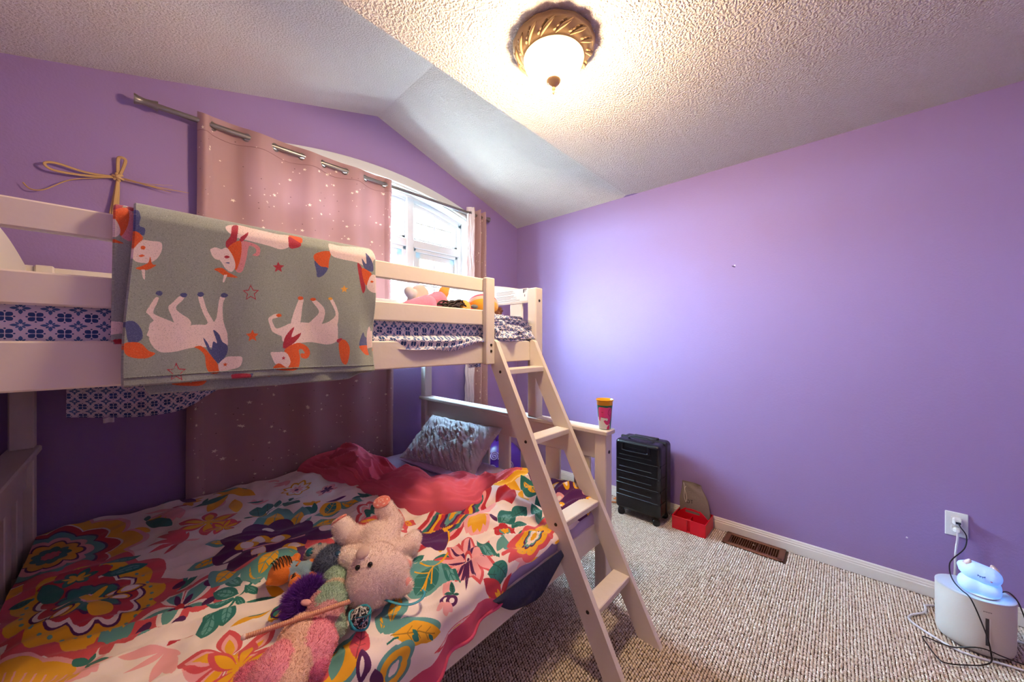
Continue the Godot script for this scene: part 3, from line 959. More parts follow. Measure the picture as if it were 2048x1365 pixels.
func rounded_box(mb: MB, lo: Vector3, hi: Vector3, r: float, n := 5) -> void:
	# soft block: sphere stretched between the corners
	var ce := (lo + hi) * 0.5
	var h := (hi - lo) * 0.5 - Vector3.ONE * r
	var i0 := mb.v.size()
	var seg := n * 4
	for j in n * 2 + 2:
		var up := 1.0 if j <= n else -1.0
		var t := PI * 0.5 * (float(j if j <= n else j - 1) / n)
		for i in seg + 4:
			var qd := int(i / (n + 1))
			var a := PI * 0.5 * (qd + float(i - qd * (n + 1)) / n)
			var d := Vector3(sin(t) * cos(a), cos(t), sin(t) * sin(a))
			var am := PI * 0.5 * (qd + 0.5)
			var off := Vector3(sign(cos(am)) * h.x, up * h.y, sign(sin(am)) * h.z)
			mb.vert(ce + off + d * r, d, Vector2(float(i) / (seg + 4), float(j) / (2 * n + 1)))
	var m := seg + 4
	for j in n * 2 + 1:
		for i in m:
			var a := i0 + j * m + i
			var b := i0 + j * m + (i + 1) % m
			mb.add_tri(a, b, b + m); mb.add_tri(a, b + m, a + m)
	# flat lids
	for s in [0, n * 2 + 1]:
		var nn := Vector3.UP if s == 0 else Vector3.DOWN
		var y := hi.y if s == 0 else lo.y
		var c: Array = [Vector3(lo.x + r, y, lo.z + r), Vector3(hi.x - r, y, lo.z + r), Vector3(hi.x - r, y, hi.z - r), Vector3(lo.x + r, y, hi.z - r)]
		mb.quad(c[0], c[1], c[2], c[3], nn)

func cushion(mb: MB, half: Vector3, xf: Transform3D, seed: int, wr := 0.012, nu := 56) -> void:
	# pillow: two bulged faces that meet in a seam, pointed corners, wrinkles
	for side in [1.0, -1.0]:
		var f := func(u: float, v: float) -> Vector3:
			var a := u * 2.0 - 1.0
			var b := v * 2.0 - 1.0
			var e := pow(max(0.0, (1.0 - pow(absf(a), 2.6)) * (1.0 - pow(absf(b), 2.6))), 0.55)
			var pin := 1.0 - 0.10 * (1.0 - b * b) * absf(a) * absf(a)
			var pin2 := 1.0 - 0.08 * (1.0 - a * a) * absf(b) * absf(b)
			var p := Vector3(a * half.x * pin, e * half.y * side, b * half.z * pin2)
			p.y += e * wr * (fnl.get_noise_3d(a * 1.5 + seed * 7.0, b * 7.0 + a * 3.0, side * 3.0) + 0.6 * fnl.get_noise_3d(a * 4.0, b * 14.0 + a * 6.0, seed + side)) * side
			return xf * p
		mb.grid(nu, nu, f, null, null, xf.basis * Vector3(0, side, 0))

func textiles() -> void:
	# ---- lower mattress in its fitted sheet
	var lav := plain_cloth(rgb(186, 172, 206), 0.85, 0.012, 1.6, 0.5)
	var mb := MB.new()
	rounded_box(mb, Vector3(-0.255, 0.337, -2.335), Vector3(1.508, 0.468, -0.876), 0.035)
	var low := part("lower_mattress", mb, lav)
	tagged(low, "mattress in a lavender fitted sheet on the lower bunk", "mattress")
	# sheet drawn down over the front of the mattress
	var side := thing("lavender_sheet", "lavender sheet edge hanging over the front of the lower mattress", "sheet")
	mb = MB.new()
	mb.grid(60, 14, func(u: float, v: float) -> Vector3:
		var x: float = lerp(0.62, 1.50, u)
		var q := v * 0.16
		var a: float = min(q / 0.035, PI / 2)
		var down: float = max(0.0, q - 0.035 * PI / 2) * lerp(1.0, 0.55, smoothstep(1.15, 1.4, x))
		return Vector3(x, 0.474 - 0.035 * (1 - cos(a)) - down, -0.884 + 0.033 * sin(a) + 0.003 * fnl.get_noise_2d(x * 8.0, down * 10.0)))
	part("cloth", mb, lav, side)
	mb = MB.new()
	mb.grid(50, 14, func(u: float, v: float) -> Vector3:
		var x: float = lerp(0.80, 1.24, u)
		var sag := 0.115 * sin(PI * pow(u, 0.9))
		return Vector3(x, 0.425 - v * sag + 0.002, -0.832 + 0.012 * sin(v * PI) + 0.006 * sin(u * 14.0 + v * 6.0) * v))
	var navy := part("navy_blanket", mb, plain_cloth(rgb(30, 34, 66), 0.9, 0.02, 3.0, 0.5))
	tagged(navy, "navy blue blanket edge sagging over the lower bunk's front rail", "blanket")
	# ---- duvet
	var du := thing("duvet", "floral duvet in teal, yellow and purple spread over the lower bunk", "duvet")
	var dm := cloth(duvet_texture(), 0.92)
	dm.normal_enabled = true; dm.normal_texture = noise_tex(512, 0.012, 91, true, 6.0, FastNoiseLite.TYPE_SIMPLEX_SMOOTH, 4); dm.normal_scale = 0.5
	mb = MB.new()
	var fold_x := func(z: float) -> float:
		var k := [[-2.4, 0.80], [-2.0, 0.86], [-1.6, 0.95], [-1.42, 1.1], [-1.34, 1.25]]
		for i in k.size() - 1:
			if z <= k[i + 1][0]: return lerp(float(k[i][1]), float(k[i + 1][1]), inverse_lerp(k[i][0], k[i + 1][0], z))
		return 2.0
	mb.grid(240, 230, func(u: float, v: float) -> Vector3:
		var x: float = lerp(-0.262, 1.512, u)
		return duvet_point(x, lerp(-2.372, SA + drape(x), v)),
		func(u: float, v: float) -> Vector2:
			var x: float = lerp(-0.262, 1.512, u)
			return (Vector2(x, lerp(-2.372, SA + drape(x), v)) - Vector2(-0.32, -2.42)) / 1.9,
		func(u: float, v: float) -> bool:
			var x: float = lerp(-0.262, 1.512, u)
			var s: float = lerp(-2.372, SA + drape(x), v)
			return x < fold_x.call(s) or (x > 1.26 and s > -1.42 + 0.06 * sin(x * 12.0)))
	part("cover", mb, dm, du)
	mb = MB.new()
	var edge := []
	for i in 81:
		var x: float = lerp(-0.262, 0.86, i / 80.0)
		edge.append(duvet_point(x, SA + drape(x)))
	mb.tube(edge, 0.006, 7)
	part("hem", mb, mat(rgb(208, 78, 108), 0.9), du)
	# the head end folded back, showing the coral reverse
	var L := [[0.66, -2.36], [0.70, -2.15], [0.75, -1.94], [0.80, -1.74], [0.835, -1.50], [0.92, -1.32], [1.03, -1.25], [1.17, -1.27], [1.37, -1.35]]
	var R := [[1.05, -2.365], [1.06, -2.25], [1.05, -2.05], [1.05, -1.88], [1.09, -1.70], [1.20, -1.57], [1.28, -1.50], [1.34, -1.46], [1.42, -1.42]]
	var Hh := [0.11, 0.145, 0.135, 0.12, 0.135, 0.135, 0.12, 0.095, 0.05]
	var at := func(a: Array, t: float) -> Vector2:
		var i: int = min(int(t * 8.0), 7)
		var f := t * 8.0 - i
		var g := func(j: int) -> Vector2: return Vector2(a[clamp(j, 0, 8)][0], a[clamp(j, 0, 8)][1])
		return g.call(i).cubic_interpolate(g.call(i + 1), g.call(i - 1), g.call(i + 2), f)
	mb = MB.new()
	mb.grid(170, 70, func(u: float, v: float) -> Vector3:
		var l: Vector2 = at.call(L, u)
		var r: Vector2 = at.call(R, u)
		var i: int = min(int(u * 8.0), 7)
		var h: float = lerp(Hh[i], Hh[i + 1], smoothstep(0.0, 1.0, u * 8.0 - i))
		var w := (1.0 - cos(PI * v)) * 0.5
		var p := l.lerp(r, lerp(w, v, 0.35))
		var y := 0.470 + h * pow(sin(PI * clamp(v, 0.001, 0.999)), 0.5)
		var cr := fnl.get_noise_2d(u * 4.0 + v * 1.2, v * 1.6 + 7.0)
		var cr2 := fnl.get_noise_2d(u * 5.0 - v * 2.5, v * 6.0 + u * 3.0)
		var env := pow(sin(PI * v), 0.5) * smoothstep(0.0, 0.06, u) * smoothstep(1.0, 0.92, u)
		y += env * (0.035 * cr + 0.045 * (0.30 - absf(cr2)) * (0.3 + 0.7 * smoothstep(0.6, 0.3, u)) + 0.008 * fnl.get_noise_2d(u * 14.0 - v * 6.0, v * 9.0 + u * 5.0))
		# pinched waist where the fold twists
		y -= 0.035 * exp(-pow((u - 0.30 - v * 0.12) / 0.035, 2.0)) * env
		y -= 0.028 * exp(-pow((u - 0.62 + v * 0.10) / 0.03, 2.0)) * env
		return Vector3(p.x, y, p.y), null, null, Vector3.UP)
	part("folded_edge", mb, plain_cloth(rgb(224, 100, 122), 0.88, 0.05, 2.0, 0.10), du, "coral reverse side folded back")
	# ---- pillows of the lower bunk
	var pil := thing("grey_pillow", "silver-grey pillow with pale spots leaning on the footboard", "pillow", Vector3(1.375, 0.62, -1.83))
	mb = MB.new()
	var pxf := Transform3D(Basis(Vector3.UP, 0.10) * Basis(Vector3.BACK, 0.72), Vector3.ZERO)
	cushion(mb, Vector3(0.185, 0.075, 0.33), pxf, 2, 0.024, 90)
	var cv := Canvas.new(512, 512, Vector2.ZERO, Vector2.ONE, rgb(188, 188, 194))
	var g := RandomNumberGenerator.new()
	g.seed = 5
	for i in 260: cv.disc(Vector2(g.randf(), g.randf()), Vector2(g.randf_range(0.004, 0.011), 0), Vector2(0, g.randf_range(0.004, 0.008)), rgb(222, 222, 226), 10)
	var pm := cloth(cv.texture(), 0.7)
	part("pillowcase", mb, pm, pil)
	mb = MB.new()
	mb.box(Vector3(-0.118, -0.062, 0.16), Vector3(-0.110, -0.052, 0.21), 0.001, Transform3D(Basis(Vector3.UP, 0.1), Vector3.ZERO))
	pil = thing("lilac_pillow", "lilac pillow lying flat beneath the grey pillow", "pillow", Vector3(1.36, 0.497, -1.80))
	mb = MB.new()
	cushion(mb, Vector3(0.15, 0.034, 0.36), Transform3D(Basis(Vector3.UP, 0.06), Vector3.ZERO), 9, 0.012, 44)
	part("pillowcase", mb, lav, pil)
	# ---- upper mattress and its printed sheet
	mb = MB.new()
	rounded_box(mb, Vector3(-0.258, 1.199, -2.335), Vector3(1.518, 1.385, -1.288), 0.03)
	tagged(part("upper_mattress", mb, mat(rgb(222, 222, 226), 0.9)), "white mattress of the top bunk under a blue patterned sheet", "mattress")
	var sh := thing("patterned_sheet", "white sheet with small blue tile pattern on the top bunk", "sheet")
	var st := sheet_texture()
	var stm := cloth(st, 0.9)
	var uvm := func(x: float, s: float) -> Vector2: return Vector2(x, s) / 0.078
	mb = MB.new()
	# top
	mb.grid(120, 60, func(u: float, v: float) -> Vector3:
		var x: float = lerp(-0.26, 1.52, u)
		var z: float = lerp(-2.335, -1.278, v)
		var y := 1.392 + 0.012 * fnl.get_noise_2d(x * 4.0, z * 5.0) + 0.035 * gauss(x, z, 1.02, -1.42, 0.12, 0.10) + 0.03 * gauss(x, z, 1.30, -1.45, 0.16, 0.16) + 0.015 * gauss(x, z, 0.7, -1.5, 0.25, 0.12)
		return Vector3(x, y, z), func(u: float, v: float) -> Vector2: return uvm.call(u * 1.78, v * 1.06), null, Vector3.UP)
	part("top", mb, stm, sh)
	# front side, drawn out over the rail towards the ladder
	mb = MB.new()
	mb.grid(200, 44, func(u: float, v: float) -> Vector3:
		var x: float = lerp(-0.26, 1.52, u)
		var out := smoothstep(0.50, 0.80, x)
		var wr := fnl.get_noise_2d(x * 3.0 - v * 1.4, v * 5.0 + x * 1.2)
		var y: float
		var z: float
		if x < 1.16:
			var ym: float = lerp(1.262, lerp(1.230, 1.270, smoothstep(0.92, 1.14, x)), out)
			y = lerp(1.392, ym, v)
			z = -1.2785 + out * (0.004 * wr + 0.008 * smoothstep(0.2, 0.5, v) * (0.5 - absf(wr)))
			y += out * 0.012 * wr
			# pass over the top of the rail and hang in front of it
			var over := out * smoothstep(1.302, 1.278, y)
			z = lerp(z, -1.232 + 0.010 * wr, over)
		else:
			y = lerp(1.405 - 0.05 * smoothstep(1.42, 1.52, x), 1.272, v)
			z = -1.272 + 0.02 * (0.5 - absf(wr)) + 0.03 * smoothstep(0.3, 0.8, v) * gauss(x, 0, 1.34, 0, 0.14, 1)
		return Vector3(x, y, z), func(u: float, v: float) -> Vector2: return uvm.call(u * 1.78, 1.06 + v * 0.14), null, Vector3.BACK)
	part("front_side", mb, stm, sh)
	# loose corner heaped over the rail by the ladder
	mb = MB.new()
	mb.grid(90, 50, func(u: float, v: float) -> Vector3:
		var x: float = lerp(1.215, 1.515, u)
		var wr := fnl.get_noise_2d(x * 9.0 + v * 3.0, v * 6.0 - x * 8.0)
		var wr2 := fnl.get_noise_2d(x * 20.0 - v * 8.0, v * 7.0)
		var y: float = lerp(1.30, 1.275, v) + (0.135 - 0.075 * pow(u, 1.6)) * pow(sin(PI * clamp(v * 0.86 + 0.12, 0.0, 1.0)), 0.8) + 0.035 * wr * (1.0 - v) + 0.010 * wr2 * (1.0 - v)
		var z: float = lerp(-1.50, -1.232, pow(v, 0.7)) + 0.025 * wr * v
		return Vector3(x, max(y, 1.277 if z > -1.30 else 1.2), z), func(u: float, v: float) -> Vector2: return uvm.call(u * 0.42, v * 0.34), null, Vector3(0, 1, 0.6))
	part("loose_corner", mb, stm, sh)
	# length hanging below the bunk by the wall
	mb = MB.new()
	mb.grid(90, 30, func(u: float, v: float) -> Vector3:
		var x: float = lerp(-0.17, 0.47, u)
		var bot: float = 0.985 - 0.03 * sin(PI * min(1.0, u * 1.6)) + 0.13 * smoothstep(0.45, 1.0, u)
		return Vector3(x, lerp(1.179, bot, v), -2.19 + 0.04 * sin(v * 2.2) + 0.022 * sin(u * 11.0 + v * 2.5) * v + 0.01 * fnl.get_noise_2d(u * 8.0, v * 4.0)), func(u: float, v: float) -> Vector2: return uvm.call(u * 0.64, v * 0.2))
	part("hanging_end", mb, stm, sh)
	mb = MB.new()
	mb.grid(10, 6, func(u: float, v: float) -> Vector3: return Vector3(-0.08 + 0.03 * u, 0.966 - 0.02 * v, -2.155 + 0.006 * sin(u * 9.0)))
	part("care_label", mb, mat(rgb(230, 228, 232), 0.8), sh)
	mb = MB.new()
	mb.grid(20, 8, func(u: float, v: float) -> Vector3: return Vector3(lerp(1.36, 1.46, u), lerp(1.179, 1.115, v), -1.62 + 0.01 * sin(u * 12.0)), func(u: float, v: float) -> Vector2: return uvm.call(u * 0.1, v * 0.07))
	part("hanging_end", mb, stm, sh)
	fleece()
	curtains()

# fleece throw printed with unicorns, folded over the top guard rail
func fleece() -> void:
	var K := {"s": rgb(140, 150, 144), "w": rgb(226, 208, 206), "b": rgb(70, 78, 128), "o": rgb(206, 84, 30), "r": rgb(160, 34, 56), "k": rgb(206, 134, 142), "y": rgb(220, 158, 60)}
	var cv := Canvas.new(1536, 1084, Vector2(-0.06, -1.60), Vector2(0.62, -1.12), K.s)
	for e in UNICORNS:
		var p := PackedVector2Array()
		for i in range(2, e.size(), 2): p.append(Vector2(e[i], -e[i + 1]))
		if e[1] == 1: cv.smooth(p, K[e[0]], 4)
		else: cv.poly(p, K[e[0]])
	# grain of the pile
	var g := RandomNumberGenerator.new()
	g.seed = 18
	for i in 120000:
		var x := g.randi_range(0, 1533)
		var y := g.randi_range(0, 1081)
		var q := cv.im.get_pixel(x, y)
		cv.im.fill_rect(Rect2i(x, y, g.randi_range(1, 3), g.randi_range(1, 3)), q.darkened(0.13) if g.randf() < 0.5 else q.lightened(0.13))
	var m := cloth(cv.texture(), 1.0)
	m.rim = 0.6
	var plain := mat(K.s, 1.0)
	plain.rim_enabled = true; plain.rim = 0.6
	bumpy(plain, noise_tex(512, 0.16, 62, true, 7.0, FastNoiseLite.TYPE_SIMPLEX_SMOOTH, 2), 3.0, 0.75)
	var t := thing("fleece_throw", "sage green fleece throw printed with unicorns over the top guard rail", "blanket")
	# profile (z,y) along the cloth from the inside bottom, over the rail, to the front bottom
	var prof := func(s: float) -> Vector2: # s: metres past the top of the rail; negative inside
		var r := 0.022
		var zc := -1.2545
		if s < -r * PI / 2: return Vector2(zc - r - 0.001, 1.566 + (s + r * PI / 2))
		if s < r * PI / 2:
			var a := s / r
			return Vector2(zc + r * sin(a), 1.566 + r * cos(a))
		return Vector2(zc + r, 1.566 - (s - r * PI / 2))
	for layer in 2:
		var mb := MB.new()
		var off := 0.0 if layer == 0 else 0.0125
		var x0a := -0.024 if layer == 0 else -0.004
		var f := func(u: float, v: float, th: float) -> Vector3:
			var x0: float = x0a + (0.010 * sin(v * 5.0) if layer == 1 else -0.006 * v)
			var x1 := 0.575 if layer == 0 else 0.590 - 0.012 * v
			var x: float = lerp(x0, x1, u)
			var len := 0.436 if layer == 0 else 0.428 - 0.004 * sin(u * PI)
			if layer == 0: len = lerp(0.33, 0.452, smoothstep(0.02, 0.10, u)) - 0.02 * smoothstep(0.86, 0.95, u)
			var s: float = lerp(-0.20, len, v)
			var p: Vector2 = prof.call(s)
			var side: float = clamp(s / 0.03, -1.0, 1.0)
			var wave: float = max(0.0, s) * (0.035 * fnl.get_noise_2d(x * 6.0, s * 1.5 + layer * 9.0) + 0.025)
			if layer == 1: wave += 0.02 * smoothstep(0.90, 1.0, u) * smoothstep(0.0, 0.3, s) * sin(s * 14.0)
			var d: float = off + th
			return Vector3(x, p.y + d * (1.0 - absf(side)), p.x + side * d + wave * (0.9 if layer == 0 else 1.0))
		var uvf := func(u: float, v: float) -> Vector2:
			var p: Vector3 = f.call(u, v, 0.0)
			var len := 0.44
			var s: float = lerp(-0.20, 0.43, v)
			return Vector2((p.x + 0.06 + (0.21 if layer == 0 else 0.0)) / 0.68, (-(1.601 - s) + 1.60) / 0.48)
		mb.grid(110, 110, func(u: float, v: float) -> Vector3: return f.call(u, v, 0.010), uvf)
		mb.grid(40, 40, func(u: float, v: float) -> Vector3: return f.call(u, v, 0.0005), uvf)
		for e in [0.0, 1.0]:
			mb.grid(110, 4, func(u: float, v: float) -> Vector3: return f.call(u, e, lerp(0.0005, 0.010, v)) + Vector3(0, -0.004 * sin(PI * v) * (1 if e > 0.5 else 0), 0), func(u: float, v: float) -> Vector2: return uvf.call(u, e))
			mb.grid(4, 110, func(u: float, v: float) -> Vector3: return f.call(e, v, lerp(0.0005, 0.010, u)) + Vector3((0.004 if e > 0.5 else -0.004) * sin(PI * u), 0, 0), func(u: float, v: float) -> Vector2: return uvf.call(e, v))
		part("inner_layer" if layer == 0 else "outer_layer", mb, m, t)
		if layer == 1:
			var hem := MB.new()
			var pts := []
			for i in 60: pts.append(f.call(i / 59.0, 0.972, 0.011))
			hem.tube(pts, 0.0016, 6)
			part("hem_stitch", hem, plain, t)

# ------------------------------------------------------------------ curtains
func curtains() -> void:
	var ROD := Vector2(2.402, -2.405) # y,z
	var rod := thing("curtain_rod", "brushed nickel curtain rod with flared finials above the window", "curtain rod")
	var mb := MB.new()
	mb.tube([Vector3(0.07, ROD.x, ROD.y), Vector3(2.205, ROD.x, ROD.y)], 0.013, 16)
	part("pole", mb, M.nickel, rod)
	for e in 2:
		mb = MB.new()
		var xf := Transform3D(Basis(Vector3.BACK, PI / 2) if e == 0 else Basis(Vector3.BACK, -PI / 2), Vector3(0.08 if e == 0 else 2.19, ROD.x, ROD.y))
		mb.lathe([Vector2(0, -0.004), Vector2(0.022, -0.004), Vector2(0.0225, 0.002), Vector2(0.018, 0.018), Vector2(0.0155, 0.04), Vector2(0.018, 0.058), Vector2(0.0235, 0.072), Vector2(0.023, 0.076), Vector2(0, 0.076)], 20, xf)
		part("finial", mb, M.nickel, rod)
		mb = MB.new()
		var bx := 0.262 if e == 0 else 2.12
		mb.tube([Vector3(bx, ROD.x - 0.015, ROD.y), Vector3(bx, ROD.x - 0.03, ROD.y - 0.01), Vector3(bx, ROD.x - 0.03, ZW)], 0.006, 8)
		mb.tube([Vector3(bx, ROD.x - 0.03, ZW + 0.006), Vector3(bx, ROD.x - 0.03, ZW)], 0.02, 14)
		part("bracket", mb, M.nickel, rod)
	var tex := curtain_texture()
	var cm := cloth(tex, 0.75)
	cm.backlight_enabled = true
	cm.backlight = Color(0.24, 0.19, 0.19)
	# left panel, drawn nearly flat over the window
	var gx := [0.225, 0.285, 0.432, 0.566, 0.706, 0.826, 0.960, 1.096, 1.236, 1.290]
	var pan := thing("window_curtain", "wide dusty pink curtain with foil stars drawn across the window", "curtain", Vector3.ZERO, "dusty pink star curtains")
	var xs := func(t: float) -> float:
		var i: int = clamp(int(t), 0, 8)
		return lerp(float(gx[i]), float(gx[i + 1]), t - i)
	var TOP := 2.447
	var BOT := 0.42
	var ph := func(t: float, y: float) -> Vector3:
		var x: float = xs.call(t)
		var down := smoothstep(2.35, 1.7, y)
		var a: float = lerp(0.030, 0.019, down)
		var zz := a * sin(PI * t)
		zz += 0.006 * down * sin(PI * t * 0.5 + 1.2) + 0.003 * fnl.get_noise_2d(x * 9.0, y * 2.0)
		var mid: float = lerp(ROD.y, -2.424, down)
		x += 0.02 * down * (fnl.get_noise_2d(x * 1.5, y * 0.6)) - 0.035 * smoothstep(2.2, 0.6, y) * (1.0 - t / 9.0) + 0.03 * smoothstep(2.2, 0.6, y) * (t / 9.0)
		var yt := y + (0.012 * sin(PI * t + PI) * smoothstep(2.36, 2.447, y))
		return Vector3(x, yt, mid + zz)
	mb = MB.new()
	mb.grid(270, 200, func(u: float, v: float) -> Vector3: return ph.call(u * 9.0, lerp(TOP, BOT, v)),
		func(u: float, v: float) -> Vector2: return Vector2(u, v),
		func(u: float, v: float) -> bool:
			var y: float = lerp(TOP, BOT, v)
			if absf(y - ROD.x) > 0.03: return true
			var x: float = xs.call(u * 9.0)
			for i in range(1, 9):
				if Vector2((x - gx[i]) * 1.1, y - ROD.x + 0.004).length() < 0.0165: return false
			return true, Vector3.BACK)
	part("cloth", mb, cm, pan)
	for i in range(1, 9):
		mb = MB.new()
		var dz: float = 0.030 * PI * cos(PI * i) / (0.5 * (gx[i + 1] - gx[i - 1]))
		mb.torus(Vector3(gx[i], ROD.x - 0.004, ROD.y), 0.0195, 0.0045, Basis(Vector3.UP, -atan(dz) * 0.8), 26, 8, 0.6)
		part("grommet", mb, M.nickel, pan)
	# top hem
	mb = MB.new()
	var pts := []
	for i in 130: pts.append(ph.call(i / 129.0 * 9.0, 2.350) + Vector3(0, 0, 0.0012))
	mb.tube(pts, 0.0012, 5)
	part("hem_seam", mb, mat(rgb(150, 108, 114), 0.9), pan)
	# right panel, pushed together beside the window
	var lining := plain_cloth(rgb(224, 214, 218), 0.45, 0.02, 2.2, 0.9)
	lining.backlight_enabled = true; lining.backlight = Color(0.2, 0.19, 0.2)
	pan = thing("window_curtain", "narrow bunched dusty pink curtain hanging right of the window", "curtain", Vector3.ZERO, "dusty pink star curtains")
	mb = MB.new()
	mb.grid(140, 120, func(u: float, v: float) -> Vector3:
		var y: float = lerp(2.447, 0.06, v)
		var sp: float = 1.0 + 0.25 * v
		var x := 2.045 + u * 0.165 * sp
		var z := ROD.y + 0.042 * sin(u * TAU * 2.5 + 0.4) * (1.0 - 0.2 * v) + 0.006 * fnl.get_noise_2d(u * 6.0, y * 2.0)
		return Vector3(x, y + 0.006 * sin(u * 15.0) * (1.0 - v), max(z, ZW + 0.008)), func(u: float, v: float) -> Vector2: return Vector2(u * 0.8, v), null, Vector3.BACK)
	part("cloth", mb, cm, pan)
	mb = MB.new()
	mb.grid(24, 120, func(u: float, v: float) -> Vector3:
		var y: float = lerp(2.45, 0.06, v)
		return Vector3(lerp(1.995 - 0.03 * v, 2.047, u) + 0.006 * fnl.get_noise_2d(u * 4.0, y * 4.0), y, lerp(-2.405, -2.362, pow(u, 0.8)) + 0.006 * fnl.get_noise_2d(u * 5.0, y * 9.0)), null,
		func(u: float, v: float) -> bool: return Vector2((u - 0.42) * 0.055, lerp(2.45, 0.06, v) - ROD.x + 0.006).length() > 0.014)
	part("lining", mb, lining, pan, "pale shiny lining turned outwards")
	mb = MB.new()
	mb.torus(Vector3(2.017, ROD.x - 0.004, -2.390), 0.0185, 0.0045, Basis(Vector3.UP, -0.75), 24, 8, 0.6)
	part("grommet", mb, M.nickel, pan)

